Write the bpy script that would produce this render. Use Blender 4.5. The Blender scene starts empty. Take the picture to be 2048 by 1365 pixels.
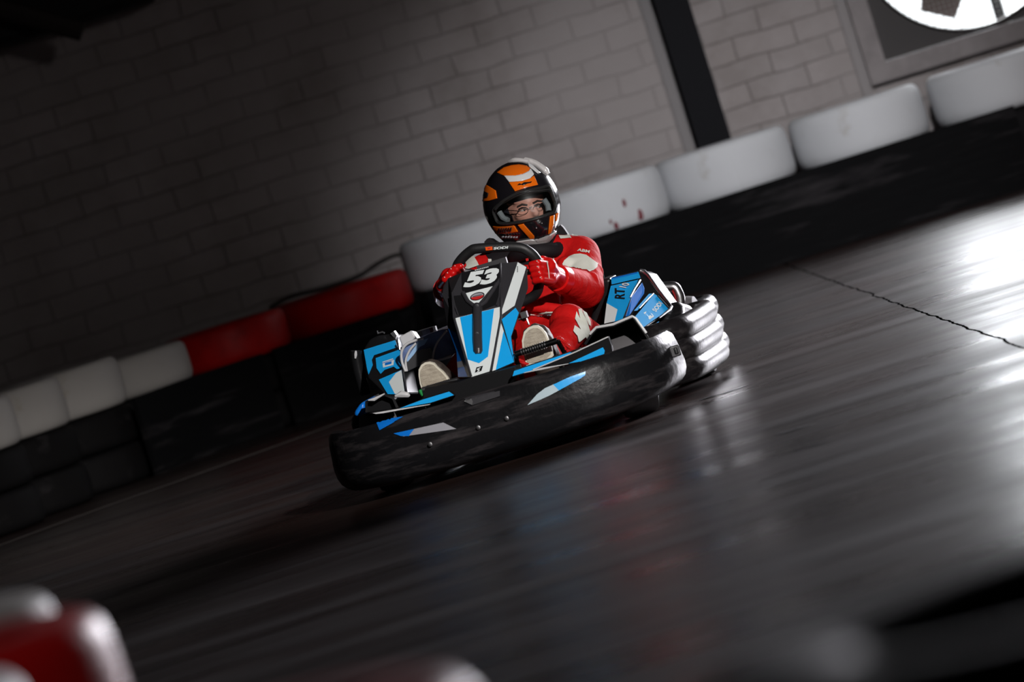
import bpy, bmesh, math, random
from mathutils import Vector, Matrix
from mathutils.bvhtree import BVHTree
random.seed(7)
S = bpy.context.scene
COL = S.collection
PI = math.pi
R = math.radians

# ------------------------------------------------------------------ camera
FPX = 10800.0                      # focal length in pixels of a 2048 px wide frame
CAMZ = 1.0
PITCH = math.atan(406 / FPX)
ROLL = R(17.3)
Fw = Vector((0, math.cos(PITCH), -math.sin(PITCH)))
Up = Vector((0, math.sin(PITCH), math.cos(PITCH)))
Wx = Vector((1, 0, 0))
Ix = math.cos(ROLL) * Wx - math.sin(ROLL) * Up
Iu = math.sin(ROLL) * Wx + math.cos(ROLL) * Up
CAM = Vector((0, 0, CAMZ))
cam = bpy.data.cameras.new('camera')
co = bpy.data.objects.new('camera', cam)
COL.objects.link(co)
co.matrix_world = Matrix((( Ix.x, Iu.x, -Fw.x, CAM.x), (Ix.y, Iu.y, -Fw.y, CAM.y), (Ix.z, Iu.z, -Fw.z, CAM.z), (0, 0, 0, 1)))
cam.sensor_width = 36
cam.lens = FPX * 36 / 2048
cam.clip_end = 200
cam.dof.use_dof = True
cam.dof.focus_distance = 17.7
cam.dof.aperture_fstop = 3.8
S.camera = co

# ------------------------------------------------------------------ world, lights, exposure
S.view_settings.view_transform = 'Standard'
S.view_settings.look = 'None'
S.view_settings.gamma = 1
S.view_settings.exposure = 0.0
w = bpy.data.worlds.new('world')
S.world = w
w.use_nodes = True
w.node_tree.nodes['Background'].inputs[0].default_value = (0.93, 0.97, 1.0, 1)
w.node_tree.nodes['Background'].inputs[1].default_value = 2.5


def aim(o, tgt):
    o.rotation_euler = (Vector(tgt) - o.location).to_track_quat('-Z', 'Y').to_euler()


def area(name, loc, tgt, sx, sy, power, color=(1, 1, 1), spread=180):
    l = bpy.data.lights.new(name, 'AREA')
    l.shape = 'RECTANGLE'; l.size = sx; l.size_y = sy; l.energy = power; l.color = color
    l.spread = R(spread)
    o = bpy.data.objects.new(name, l); COL.objects.link(o); o.location = loc; aim(o, tgt)
    return o


def spot(name, loc, tgt, power, ang, blend, radius, color=(1, 1, 1)):
    l = bpy.data.lights.new(name, 'SPOT')
    l.energy = power; l.spot_size = R(ang); l.spot_blend = blend; l.shadow_soft_size = radius; l.color = color
    o = bpy.data.objects.new(name, l); COL.objects.link(o); o.location = loc; aim(o, tgt)
    return o


# daylight entering through the openings of the far wall
area('daylight_fan_window', (2.9, 27.3, 1.5), (3.6, 13, 0.0), 1.3, 1.3, 60, (0.93, 0.97, 1), 110)
area('daylight_side_window', (6.2, 27.0, 2.3), (2.5, 12, 0.0), 4.2, 2.0, 850, (0.95, 0.93, 1), 95)
# overhead spots on kart and wall; fills added for barriers and left wall
spot('track_floodlight', (3.2, 7.0, 3.9), (0.1, 17.8, 0.35), 5000, 15, 0.7, 0.10, (1, 0.96, 0.93))
spot('wall_floodlight', (5.2, 15.5, 4.0), (3.6, 26.6, 0.3), 620, 46, 1.0, 0.25, (1, 0.93, 0.91))
spot('barrier_fill', (1.9, 14.0, 4.4), (1.25, 25.4, 0.45), 3000, 19, 1.0, 0.2, (0.97, 0.97, 1))  # fill added to brighten the barrier tyres
spot('left_wall_fill', (1.5, 15.0, 2.6), (-2.2, 26.6, 0.2), 135, 34, 1.0, 0.25, (1, 0.93, 0.91))  # added low fill that lifts the lower left wall
spot('near_barrier_fill', (-0.2, 3.2, 3.6), (-1.0, 6.6, 0.4), 110, 30, 1.0, 0.2, (1, 0.96, 0.95))  # added fill, the other spots do not reach the near tyres

# ------------------------------------------------------------------ helpers
KARTLOC = Vector((0.03, 17.9, 0))
YAW = R(9.8)
KM = Matrix.Translation(KARTLOC) @ Matrix.Rotation(-YAW, 4, 'Z')
KI = KM.inverted()
CAML = KI @ CAM


def ray(px, py):
    return Fw + ((px - 1024) * Ix - (py - 682.5) * Iu) / FPX


def W(px, py, d):                       # world point at depth Y = d
    r = ray(px, py)
    return CAM + r * (d / r.y)


def G(px, py):                          # ground point
    r = ray(px, py)
    return CAM + r * (-CAM.z / r.z)


def K(px, py, yl):                      # kart-frame point at length position yl
    r = KI.to_3x3() @ ray(px, py)
    return CAML + r * ((yl - CAML.y) / r.y)


def crop(x0, y0, s):
    return lambda x, y: (x0 + x / s, y0 + y / s)


c1 = crop(860, 300, 5.055)
c2 = crop(680, 450, 4.55)
c3 = crop(980, 520, 4.2667)
c4 = crop(660, 640, 3.792)
c5 = crop(860, 480, 4.55)
r1 = crop(700, 640, 6.205)
r2 = crop(1180, 530, 5.0556)
r3 = crop(1000, 600, 7.583)
r4 = crop(1020, 440, 6.825)
r6 = crop(1100, 680, 6.203)


def T(c, pts, y):                       # traced outline -> kart frame; y number or function(cx, cy)
    out = []
    for q in pts:
        p = c(q[0], q[1])
        yy = q[2] if len(q) > 2 else (y(q[0], q[1]) if callable(y) else y)
        out.append(K(p[0], p[1], yy))
    return out


MATS = {}


def mat(name, color=(0.5, 0.5, 0.5), rough=0.5, metal=0.0, spec=0.5, coat=0.0, bump=None, vary=None, sheen=0.0):
    if name in MATS:
        return MATS[name]
    m = bpy.data.materials.new(name)
    m.use_nodes = True
    nt = m.node_tree
    b = nt.nodes['Principled BSDF']
    b.inputs['Base Color'].default_value = (*color, 1)
    b.inputs['Roughness'].default_value = rough
    b.inputs['Metallic'].default_value = metal
    b.inputs['Specular IOR Level'].default_value = spec
    b.inputs['Coat Weight'].default_value = coat
    b.inputs['Sheen Weight'].default_value = sheen
    tc = nt.nodes.new('ShaderNodeTexCoord')
    if vary:                            # (scale, second colour, low, high, stretch)
        n = nt.nodes.new('ShaderNodeTexNoise'); n.inputs['Scale'].default_value = vary[0]
        n.inputs['Detail'].default_value = 8; n.inputs['Roughness'].default_value = 0.65
        mp = nt.nodes.new('ShaderNodeMapping'); mp.inputs['Scale'].default_value = vary[4] if len(vary) > 4 else (1, 1, 1)
        nt.links.new(tc.outputs['Object'], mp.inputs[0]); nt.links.new(mp.outputs[0], n.inputs['Vector'])
        cr = nt.nodes.new('ShaderNodeValToRGB')
        cr.color_ramp.elements[0].position = vary[2]; cr.color_ramp.elements[0].color = (*color, 1)
        cr.color_ramp.elements[1].position = vary[3]; cr.color_ramp.elements[1].color = (*vary[1], 1)
        nt.links.new(n.outputs[0], cr.inputs[0]); nt.links.new(cr.outputs[0], b.inputs['Base Color'])
    if bump:                            # (scale, strength, distance, stretch)
        n = nt.nodes.new('ShaderNodeTexNoise'); n.inputs['Scale'].default_value = bump[0]
        n.inputs['Detail'].default_value = 4
        mp = nt.nodes.new('ShaderNodeMapping'); mp.inputs['Scale'].default_value = bump[3] if len(bump) > 3 else (1, 1, 1)
        nt.links.new(tc.outputs['Object'], mp.inputs[0]); nt.links.new(mp.outputs[0], n.inputs['Vector'])
        bp = nt.nodes.new('ShaderNodeBump'); bp.inputs['Strength'].default_value = bump[1]; bp.inputs['Distance'].default_value = bump[2]
        nt.links.new(n.outputs[0], bp.inputs['Height']); nt.links.new(bp.outputs[0], b.inputs['Normal'])
    MATS[name] = m
    return m


BLACK = mat('black_plastic', (0.009, 0.009, 0.010), 0.36, spec=0.13, bump=(60, 0.25, 0.002))
SCUFF = mat('scuffed_black_plastic', (0.007, 0.007, 0.008), 0.34, spec=0.10, vary=(7, (0.055, 0.048, 0.05), 0.50, 0.80, (0.6, 0.6, 4)), bump=(45, 0.5, 0.003))
DARKGREY = mat('dark_grey_plastic', (0.03, 0.029, 0.033), 0.35, bump=(60, 0.2, 0.002))
BLUE = mat('blue_vinyl', (0.008, 0.37, 0.84), 0.32, coat=0.3)
BLUE2 = mat('deep_blue_vinyl', (0.004, 0.17, 0.66), 0.32, coat=0.3)
WHITE = mat('white_vinyl', (0.72, 0.77, 0.77), 0.35, coat=0.3)
STICK = mat('black_vinyl', (0.008, 0.008, 0.009), 0.3)
GREYST = mat('grey_vinyl', (0.30, 0.30, 0.33), 0.4)
ORANGE = mat('orange_vinyl', (0.85, 0.09, 0.01), 0.3, coat=0.4)
REDV = mat('red_vinyl', (0.5, 0.02, 0.02), 0.35)
SILVER = mat('brushed_aluminium', (0.62, 0.62, 0.64), 0.28, metal=1)
STEEL = mat('dark_steel', (0.16, 0.16, 0.17), 0.35, metal=0.9)
LIGHTGREY = mat('light_grey_plastic', (0.55, 0.55, 0.56), 0.35)
RUBBER = mat('black_rubber', (0.012, 0.012, 0.012), 0.6, bump=(70, 0.3, 0.002))
KTYRE = mat('worn_kart_tyre', (0.10, 0.095, 0.10), 0.75, bump=(80, 0.3, 0.002))
GREEN = mat('green_plastic', (0.01, 0.25, 0.05), 0.4)


def new_obj(name, bm, mats, parent=None, smooth=True):
    me = bpy.data.meshes.new(name)
    bmesh.ops.remove_doubles(bm, verts=bm.verts, dist=1e-6)
    bm.normal_update()
    bm.to_mesh(me); bm.free()
    for m in (mats if isinstance(mats, (list, tuple)) else [mats]):
        me.materials.append(m)
    o = bpy.data.objects.new(name, me)
    COL.objects.link(o)
    if parent:
        o.parent = parent
    if smooth:
        me.polygons.foreach_set('use_smooth', [True] * len(me.polygons))
        try:
            me.set_sharp_from_angle(angle=R(35))
        except Exception:
            pass
    return o


def thing(name, label, cat, loc=(0, 0, 0), rz=0, group=None):
    o = bpy.data.objects.new(name, None)
    COL.objects.link(o)
    o.location = loc; o.rotation_euler = (0, 0, rz)
    o.empty_display_size = 0.1
    tag(o, label, cat, group)
    return o


def tag(o, label, cat, group=None):
    o['label'] = label; o['category'] = cat
    if group:
        o['group'] = group
    return o


def struct(o):
    o['kind'] = 'structure'
    return o


def addface(bm, pts, mi=0):
    f = bm.faces.new([bm.verts.new(p) for p in pts])
    f.material_index = mi
    return f


def prism(bm, pts, d, mi=0, mside=None):
    """solid of an outline pushed along d"""
    d = Vector(d)
    a = [bm.verts.new(p) for p in pts]
    b = [bm.verts.new(Vector(p) + d) for p in pts]
    n = len(pts)
    f = bm.faces.new(a); f.material_index = mi
    f = bm.faces.new(b[::-1]); f.material_index = mi if mside is None else mside
    for i in range(n):
        f = bm.faces.new((a[i], b[i], b[(i + 1) % n], a[(i + 1) % n]))
        f.material_index = mi if mside is None else mside


def box(bm, c, s, mi=0, rot=None):
    vs = bmesh.ops.create_cube(bm, size=1)['verts']
    for v in vs:
        p = Vector((v.co.x * s[0], v.co.y * s[1], v.co.z * s[2]))
        if rot:
            p = rot @ p
        v.co = p + Vector(c)
    for f in {f for v in vs for f in v.link_faces}:
        f.material_index = mi


def cyl(bm, a, b, r, seg=20, mi=0, r2=None):
    a = Vector(a); b = Vector(b)
    tube(bm, [a, b], [r, r if r2 is None else r2], seg, mi=mi)


def smoothpath(pts, n=6, closed=False):
    P = [Vector(p) for p in pts]
    out = []
    m = len(P)
    rng = range(m) if closed else range(m - 1)
    for i in rng:
        p0 = P[(i - 1) % m] if (closed or i > 0) else P[i]
        p1 = P[i]; p2 = P[(i + 1) % m]
        p3 = P[(i + 2) % m] if (closed or i + 2 < m) else p2
        for k in range(n):
            t = k / n
            out.append(0.5 * ((2 * p1) + (p2 - p0) * t + (2 * p0 - 5 * p1 + 4 * p2 - p3) * t * t + (3 * p1 - p0 - 3 * p2 + p3) * t ** 3))
    if not closed:
        out.append(P[-1])
    return out


def tube(bm, pts, r, seg=12, closed=False, mi=0, flat=None):
    P = [Vector(p) for p in pts]
    n = len(P)
    rr = r if isinstance(r, (list, tuple)) else [r] * n
    rings = []
    prev = None
    for i in range(n):
        if closed:
            t = (P[(i + 1) % n] - P[i - 1]).normalized()
        else:
            t = (P[min(i + 1, n - 1)] - P[max(i - 1, 0)]).normalized()
        if prev is None:
            ref = Vector((0, 0, 1)) if abs(t.z) < 0.9 else Vector((1, 0, 0))
            u = (ref - t * ref.dot(t)).normalized()
        else:
            u = (prev - t * prev.dot(t)).normalized()
        prev = u
        v = t.cross(u)
        fu, fv = flat if flat else (1, 1)
        rings.append([bm.verts.new(P[i] + (u * math.cos(2 * PI * k / seg) * fu + v * math.sin(2 * PI * k / seg) * fv) * rr[i]) for k in range(seg)])
    m = n if closed else n - 1
    for i in range(m):
        A = rings[i]; B = rings[(i + 1) % n]
        for k in range(seg):
            f = bm.faces.new((A[k], A[(k + 1) % seg], B[(k + 1) % seg], B[k])); f.material_index = mi
    if not closed:
        f = bm.faces.new(rings[0][::-1]); f.material_index = mi
        f = bm.faces.new(rings[-1]); f.material_index = mi


def lathe(bm, prof, seg=48, mi=0, M=None, closed=True):
    M = M or Matrix.Identity(4)
    rings = []
    for k in range(seg):
        a = 2 * PI * k / seg
        rings.append([bm.verts.new(M @ Vector((r * math.cos(a), r * math.sin(a), z))) for r, z in prof])
    n = len(prof)
    for k in range(seg):
        A = rings[k]; B = rings[(k + 1) % seg]
        for i in range(n if closed else n - 1):
            f = bm.faces.new((A[i], B[i], B[(i + 1) % n], A[(i + 1) % n])); f.material_index = mi


def blob(bm, c, s, rot=None, mi=0, sub=3):
    vs = bmesh.ops.create_icosphere(bm, subdivisions=sub, radius=1)['verts']
    for v in vs:
        p = Vector((v.co.x * s[0], v.co.y * s[1], v.co.z * s[2]))
        if rot:
            p = rot @ p
        v.co = p + Vector(c)
    for f in {f for v in vs for f in v.link_faces}:
        f.material_index = mi


def capsule(bm, a, b, ra, rb):
    a = Vector(a); b = Vector(b)
    blob(bm, a, (ra,) * 3); blob(bm, b, (rb,) * 3)
    if (b - a).length > 1e-4:
        tube(bm, [a, b], [ra, rb], 28)


def remeshed(bm, voxel, smooth=4):
    me = bpy.data.meshes.new('tmp'); bm.to_mesh(me); bm.free()
    o = bpy.data.objects.new('tmp', me); COL.objects.link(o)
    md = o.modifiers.new('r', 'REMESH'); md.mode = 'VOXEL'; md.voxel_size = voxel
    sm = o.modifiers.new('s', 'SMOOTH'); sm.factor = 0.6; sm.iterations = smooth
    dg = bpy.context.evaluated_depsgraph_get()
    res = bpy.data.meshes.new_from_object(o.evaluated_get(dg))
    bpy.data.objects.remove(o)
    bpy.data.meshes.remove(me)
    out = bmesh.new(); out.from_mesh(res); bpy.data.meshes.remove(res)
    return out


def text2d(s, bold=0.0, shear=0.0, spacing=1.0):
    cu = bpy.data.curves.new('t', 'FONT'); cu.body = s; cu.offset = bold; cu.shear = shear
    cu.space_character = spacing; cu.resolution_u = 3
    o = bpy.data.objects.new('t', cu); COL.objects.link(o)
    dg = bpy.context.evaluated_depsgraph_get()
    me = bpy.data.meshes.new_from_object(o.evaluated_get(dg))
    vs = [v.co.copy() for v in me.vertices]; fs = [list(p.vertices) for p in me.polygons]
    bpy.data.objects.remove(o); bpy.data.curves.remove(cu); bpy.data.meshes.remove(me)
    x0 = min(v.x for v in vs); x1 = max(v.x for v in vs); y0 = min(v.y for v in vs); y1 = max(v.y for v in vs)
    return [((v.x - x0) / (x1 - x0), (v.y - y0) / (y1 - y0)) for v in vs], fs


def lettering(bm, s, c, p0, pr, pu, yf, mi, bold=0.02, shear=0.0, spacing=1.0):
    """letters filling the parallelogram p0 -> pr (baseline), p0 -> pu (height) on the surface yf"""
    vs, fs = text2d(s, bold, shear, spacing)
    V = []
    for x, y in vs:
        q = (p0[0] + (pr[0] - p0[0]) * x + (pu[0] - p0[0]) * y, p0[1] + (pr[1] - p0[1]) * x + (pu[1] - p0[1]) * y)
        pp = c(*q)
        V.append(bm.verts.new(K(pp[0], pp[1], yf(*q) if callable(yf) else yf)))
    for f in fs:
        try:
            bm.faces.new([V[i] for i in f]).material_index = mi
        except ValueError:
            pass


def decal(obj, polys, off=0.0025, step=4.0, both=False):
    """thin prints that follow the curved surface of obj: polys = [(crop, outline, material)]"""
    me = obj.data
    src = bmesh.new(); src.from_mesh(me)
    tree = BVHTree.FromBMesh(src)
    M3 = KI.to_3x3()
    lay = 0
    for item in polys:
        c, pts, m = item
        lay += 1
        o2 = off + 0.0004 * lay
        b2 = bmesh.new()
        if isinstance(pts, tuple) and pts[0] == 'text':
            _, s, p0, pr, pu, bold, shear = pts
            vs, fs = text2d(s, bold, shear)
            V = [b2.verts.new((*c(p0[0] + (pr[0] - p0[0]) * x + (pu[0] - p0[0]) * y, p0[1] + (pr[1] - p0[1]) * x + (pu[1] - p0[1]) * y), 0)) for x, y in vs]
            for f in fs:
                try:
                    b2.faces.new([V[i] for i in f])
                except ValueError:
                    pass
        else:
            b2.faces.new([b2.verts.new((*c(*q[:2]), 0)) for q in pts])
            bmesh.ops.triangulate(b2, faces=b2.faces)
            for _ in range(7):
                long = [e for e in b2.edges if e.calc_length() > step]
                if not long:
                    break
                bmesh.ops.subdivide_edges(b2, edges=long, cuts=1)
                bmesh.ops.triangulate(b2, faces=b2.faces)
        if m.name not in [x.name for x in me.materials]:
            me.materials.append(m)
        mi = [x.name for x in me.materials].index(m.name)
        mp = {}
        for v in b2.verts:
            d = (M3 @ ray(v.co.x, v.co.y)).normalized()
            hit, nrm, _, _ = tree.ray_cast(CAML, d)
            if hit is not None:
                if nrm.dot(d) > 0:
                    nrm = -nrm
                mp[v.index if False else v] = src.verts.new(hit + nrm * o2 - d * 0.0005)
        for f in b2.faces:
            if all(v in mp for v in f.verts):
                P = [mp[v].co for v in f.verts]
                if max((P[i] - P[i - 1]).length for i in range(len(P))) > 0.06:
                    continue
                try:
                    nf = src.faces.new([mp[v] for v in f.verts]); nf.material_index = mi; nf.smooth = True
                    nf.normal_update()
                    if nf.normal.dot(M3 @ ray(1024, 682)) > 0:
                        nf.normal_flip()
                except ValueError:
                    pass
        b2.free()
    loose = [v for v in src.verts if not v.link_faces]
    bmesh.ops.delete(src, geom=loose, context='VERTS')
    src.to_mesh(me); src.free()


# ------------------------------------------------------------------ room shell
WY = 26.6


def nodes_floor():
    m = bpy.data.materials.new('polished_track_floor'); m.use_nodes = True
    nt = m.node_tree; b = nt.nodes['Principled BSDF']; L = nt.links.new
    tc = nt.nodes.new('ShaderNodeTexCoord')

    def noise(scale, stretch, detail=6, rough=0.6):
        mp = nt.nodes.new('ShaderNodeMapping'); mp.inputs['Scale'].default_value = stretch
        mp.inputs['Rotation'].default_value = (0, 0, R(-3))
        n = nt.nodes.new('ShaderNodeTexNoise'); n.inputs['Scale'].default_value = scale
        n.inputs['Detail'].default_value = detail; n.inputs['Roughness'].default_value = rough
        L(tc.outputs['Object'], mp.inputs[0]); L(mp.outputs[0], n.inputs['Vector'])
        return n

    def ramp(src, p0, c0, p1, c1_):
        r = nt.nodes.new('ShaderNodeValToRGB')
        r.color_ramp.elements[0].position = p0; r.color_ramp.elements[0].color = (*c0, 1)
        r.color_ramp.elements[1].position = p1; r.color_ramp.elements[1].color = (*c1_, 1)
        L(src, r.inputs[0]); return r
    streak = noise(1.4, (0.35, 0.9, 1), 8, 0.62)
    col = ramp(streak.outputs[0], 0.38, (0.010, 0.0052, 0.0042), 0.66, (0.030, 0.015, 0.0115))
    # expansion joint running away from the camera near x = 1.35
    sep = nt.nodes.new('ShaderNodeSeparateXYZ'); L(tc.outputs['Object'], sep.inputs[0])
    wob = noise(2.2, (0.0, 1, 1), 6, 0.7)
    wm = nt.nodes.new('ShaderNodeMath'); wm.operation = 'MULTIPLY_ADD'; wm.inputs[1].default_value = 0.05; wm.inputs[2].default_value = -1.372
    L(wob.outputs[0], wm.inputs[0])
    ad = nt.nodes.new('ShaderNodeMath'); ad.operation = 'ADD'; L(sep.outputs[0], ad.inputs[0]); L(wm.outputs[0], ad.inputs[1])
    ab = nt.nodes.new('ShaderNodeMath'); ab.operation = 'ABSOLUTE'; L(ad.outputs[0], ab.inputs[0])
    lt = nt.nodes.new('ShaderNodeMath'); lt.operation = 'LESS_THAN'; lt.inputs[1].default_value = 0.0045; L(ab.outputs[0], lt.inputs[0])
    mx = nt.nodes.new('ShaderNodeMixRGB'); L(lt.outputs[0], mx.inputs[0]); L(col.outputs[0], mx.inputs[1]); mx.inputs[2].default_value = (0.002, 0.002, 0.002, 1)
    L(mx.outputs[0], b.inputs['Base Color'])
    rub = noise(1.1, (0.45, 1.6, 1), 10, 0.6)
    ro = ramp(rub.outputs[0], 0.34, (0.23,) * 3, 0.66, (0.41,) * 3)
    L(ro.outputs[0], b.inputs['Roughness'])
    sk = noise(1.7, (0.30, 2.2, 1), 9, 0.65)
    sp = ramp(sk.outputs[0], 0.40, (0.22,) * 3, 0.60, (0.85,) * 3)
    inv = nt.nodes.new('ShaderNodeMath'); inv.operation = 'SUBTRACT'; inv.inputs[0].default_value = 1.0; L(lt.outputs[0], inv.inputs[1])
    mu = nt.nodes.new('ShaderNodeMath'); mu.operation = 'MULTIPLY'; L(inv.outputs[0], mu.inputs[0]); L(sp.outputs[0], mu.inputs[1])
    L(mu.outputs[0], b.inputs['Specular IOR Level'])
    b.inputs['Specular Tint'].default_value = (0.97, 0.96, 1.0, 1)
    b1 = noise(5.0, (0.25, 1.3, 1), 5, 0.6)
    b2 = noise(90, (1, 1, 1), 3, 0.7)
    bp = nt.nodes.new('ShaderNodeBump'); bp.inputs['Strength'].default_value = 0.35; bp.inputs['Distance'].default_value = 0.008; L(b1.outputs[0], bp.inputs['Height'])
    bq = nt.nodes.new('ShaderNodeBump'); bq.inputs['Strength'].default_value = 0.25; bq.inputs['Distance'].default_value = 0.0012
    L(b2.outputs[0], bq.inputs['Height']); L(bp.outputs[0], bq.inputs['Normal']); L(bq.outputs[0], b.inputs['Normal'])
    return m


def nodes_wall():
    m = bpy.data.materials.new('painted_block_wall'); m.use_nodes = True
    nt = m.node_tree; b = nt.nodes['Principled BSDF']; L = nt.links.new
    tc = nt.nodes.new('ShaderNodeTexCoord')
    sep = nt.nodes.new('ShaderNodeSeparateXYZ'); L(tc.outputs['Object'], sep.inputs[0])
    cmb = nt.nodes.new('ShaderNodeCombineXYZ'); L(sep.outputs[0], cmb.inputs[0]); L(sep.outputs[2], cmb.inputs[1])
    wn = nt.nodes.new('ShaderNodeTexNoise'); wn.inputs['Scale'].default_value = 4; wn.inputs['Detail'].default_value = 5; L(tc.outputs['Object'], wn.inputs['Vector'])
    va = nt.nodes.new('ShaderNodeVectorMath'); va.operation = 'MULTIPLY_ADD'
    va.inputs[1].default_value = (0.045, 0.04, 0); L(wn.outputs[1], va.inputs[0]); L(cmb.outputs[0], va.inputs[2])
    br = nt.nodes.new('ShaderNodeTexBrick')
    br.inputs['Scale'].default_value = 1; br.inputs['Brick Width'].default_value = 0.30; br.inputs['Row Height'].default_value = 0.112
    br.inputs['Mortar Size'].default_value = 0.007; br.inputs['Mortar Smooth'].default_value = 0.7
    br.inputs['Color1'].default_value = (0.33, 0.30, 0.295, 1); br.inputs['Color2'].default_value = (0.37, 0.335, 0.33, 1)
    br.inputs['Mortar'].default_value = (0.235, 0.21, 0.205, 1)
    L(va.outputs[0], br.inputs['Vector'])
    n = nt.nodes.new('ShaderNodeTexNoise'); n.inputs['Scale'].default_value = 2.3; n.inputs['Detail'].default_value = 8; n.inputs['Roughness'].default_value = 0.7
    L(tc.outputs['Object'], n.inputs['Vector'])
    cr = nt.nodes.new('ShaderNodeValToRGB'); cr.color_ramp.elements[0].position = 0.3; cr.color_ramp.elements[0].color = (0.72, 0.70, 0.68, 1)
    cr.color_ramp.elements[1].position = 0.6; cr.color_ramp.elements[1].color = (1, 1, 1, 1); L(n.outputs[0], cr.inputs[0])
    mx = nt.nodes.new('ShaderNodeMixRGB'); mx.blend_type = 'MULTIPLY'; mx.inputs[0].default_value = 1; L(br.outputs[0], mx.inputs[1]); L(cr.outputs[0], mx.inputs[2])
    # soften part of the joints under thick paint
    n2 = nt.nodes.new('ShaderNodeTexNoise'); n2.inputs['Scale'].default_value = 1.7; L(tc.outputs['Object'], n2.inputs['Vector'])
    m2 = nt.nodes.new('ShaderNodeMixRGB'); m2.inputs[2].default_value = (0.34, 0.31, 0.305, 1)
    c2_ = nt.nodes.new('ShaderNodeValToRGB'); c2_.color_ramp.elements[0].position = 0.42; c2_.color_ramp.elements[1].position = 0.62
    c2_.color_ramp.elements[1].color = (0.75, 0.75, 0.75, 1); L(n2.outputs[0], c2_.inputs[0]); L(c2_.outputs[0], m2.inputs[0]); L(mx.outputs[0], m2.inputs[1])
    L(m2.outputs[0], b.inputs['Base Color'])
    bp = nt.nodes.new('ShaderNodeBump'); bp.inputs['Strength'].default_value = 0.5; bp.inputs['Distance'].default_value = 0.01; bp.invert = True
    L(br.outputs['Fac'], bp.inputs['Height']); L(bp.outputs[0], b.inputs['Normal'])
    b.inputs['Roughness'].default_value = 0.75; b.inputs['Specular IOR Level'].default_value = 0.2
    return m


FLOORM = nodes_floor(); WALLM = nodes_wall()
DARKWALL = mat('dark_painted_wall', (0.03, 0.027, 0.026), 0.9)
CEILM = mat('dark_ceiling_sheet', (0.012, 0.011, 0.011), 0.9)
FRAMEM = mat('grey_painted_frame', (0.24, 0.215, 0.215), 0.6, vary=(6, (0.17, 0.15, 0.15), 0.4, 0.7))
COLM = mat('black_painted_steel', (0.004, 0.004, 0.006), 0.6, spec=0.1)

bm = bmesh.new()
box(bm, (0, 10.3, -0.05), (26, 33.6, 0.1)); struct(new_obj('floor', bm, FLOORM, smooth=False))
CH = 5.2
bm = bmesh.new()
box(bm, (0, 10.3, CH + 0.05), (26, 33.6, 0.1)); struct(new_obj('ceiling', bm, CEILM, smooth=False))
# far wall with two openings
WX0, WX1, WZ0, WZ1 = 2.12, 3.42, 0.73, 2.03
VX0, VX1, VZ0, VZ1 = 4.1, 8.3, 0.9, 3.5
bm = bmesh.new()
def wpiece(x0, x1, z0, z1):
    box(bm, ((x0 + x1) / 2, WY + 0.12, (z0 + z1) / 2), (x1 - x0, 0.24, z1 - z0))
wpiece(-13, WX0, 0, CH); wpiece(WX0, WX1, 0, WZ0); wpiece(WX0, WX1, WZ1, CH)
wpiece(WX1, VX0, 0, CH); wpiece(VX0, VX1, 0, VZ0); wpiece(VX0, VX1, VZ1, CH); wpiece(VX1, 13, 0, CH)
struct(new_obj('wall_back', bm, WALLM, smooth=False))
for nm, c, s in (('wall_left', (-12.95, 10.1, CH / 2), (0.1, 33, CH)), ('wall_right', (12.95, 10.1, CH / 2), (0.1, 33, CH)), ('wall_front', (0, -6.45, CH / 2), (26, 0.1, CH))):
    bm = bmesh.new(); box(bm, c, s); struct(new_obj(nm, bm, DARKWALL, smooth=False))

# window with the round fan
bm = bmesh.new()
fw = 0.095
yf0 = WY - 0.035
for (x0, x1, z0, z1) in ((WX0 - .055, WX0 - .055 + fw, WZ0 - .055, WZ1 + .055), (WX1 + .055 - fw, WX1 + .055, WZ0 - .055, WZ1 + .055), (WX0 - .055 + fw, WX1 + .055 - fw, WZ0 - .055, WZ0 - .055 + fw), (WX0 - .055 + fw, WX1 + .055 - fw, WZ1 + .055 - fw, WZ1 + .055)):
    box(bm, ((x0 + x1) / 2, yf0, (z0 + z1) / 2), (x1 - x0, 0.06, z1 - z0))
win = struct(new_obj('window_1', bm, FRAMEM, smooth=False))
bm = bmesh.new()                      # thin muntin and outer sash behind the fan
box(bm, (2.79, WY + 0.2, (WZ0 + WZ1) / 2), (0.05, 0.03, WZ1 - WZ0))
box(bm, (2.79, WY + 0.2, 1.62), (WX1 - WX0, 0.03, 0.035))
o = new_obj('muntin', bm, COLM, win, smooth=False)
bm = bmesh.new()
for (x0, x1, z0, z1) in ((VX0, VX0 + .06, VZ0, VZ1), (VX1 - .06, VX1, VZ0, VZ1), (5.45, 5.51, VZ0, VZ1), (6.85, 6.91, VZ0, VZ1), (VX0, VX1, VZ0, VZ0 + .06), (VX0, VX1, VZ1 - .06, VZ1), (VX0, VX1, 2.2, 2.25)):
    box(bm, ((x0 + x1) / 2, WY + 0.1, (z0 + z1) / 2), (x1 - x0, 0.05, z1 - z0))
struct(new_obj('window_2', bm, FRAMEM, smooth=False))
# trims on the wall: narrow strip left of window, strip beside column
bm = bmesh.new(); box(bm, (2.035, WY - 0.012, 2.6), (0.045, 0.024, 5.2)); struct(new_obj('trim_1', bm, mat('wall_strip', (0.27, 0.25, 0.25), 0.7), smooth=False))
bm = bmesh.new(); box(bm, (0.0, WY - 0.012, 2.6), (0.06, 0.024, 5.2)); tr2 = new_obj('trim_2', bm, MATS['wall_strip'], smooth=False); struct(tr2)

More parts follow.
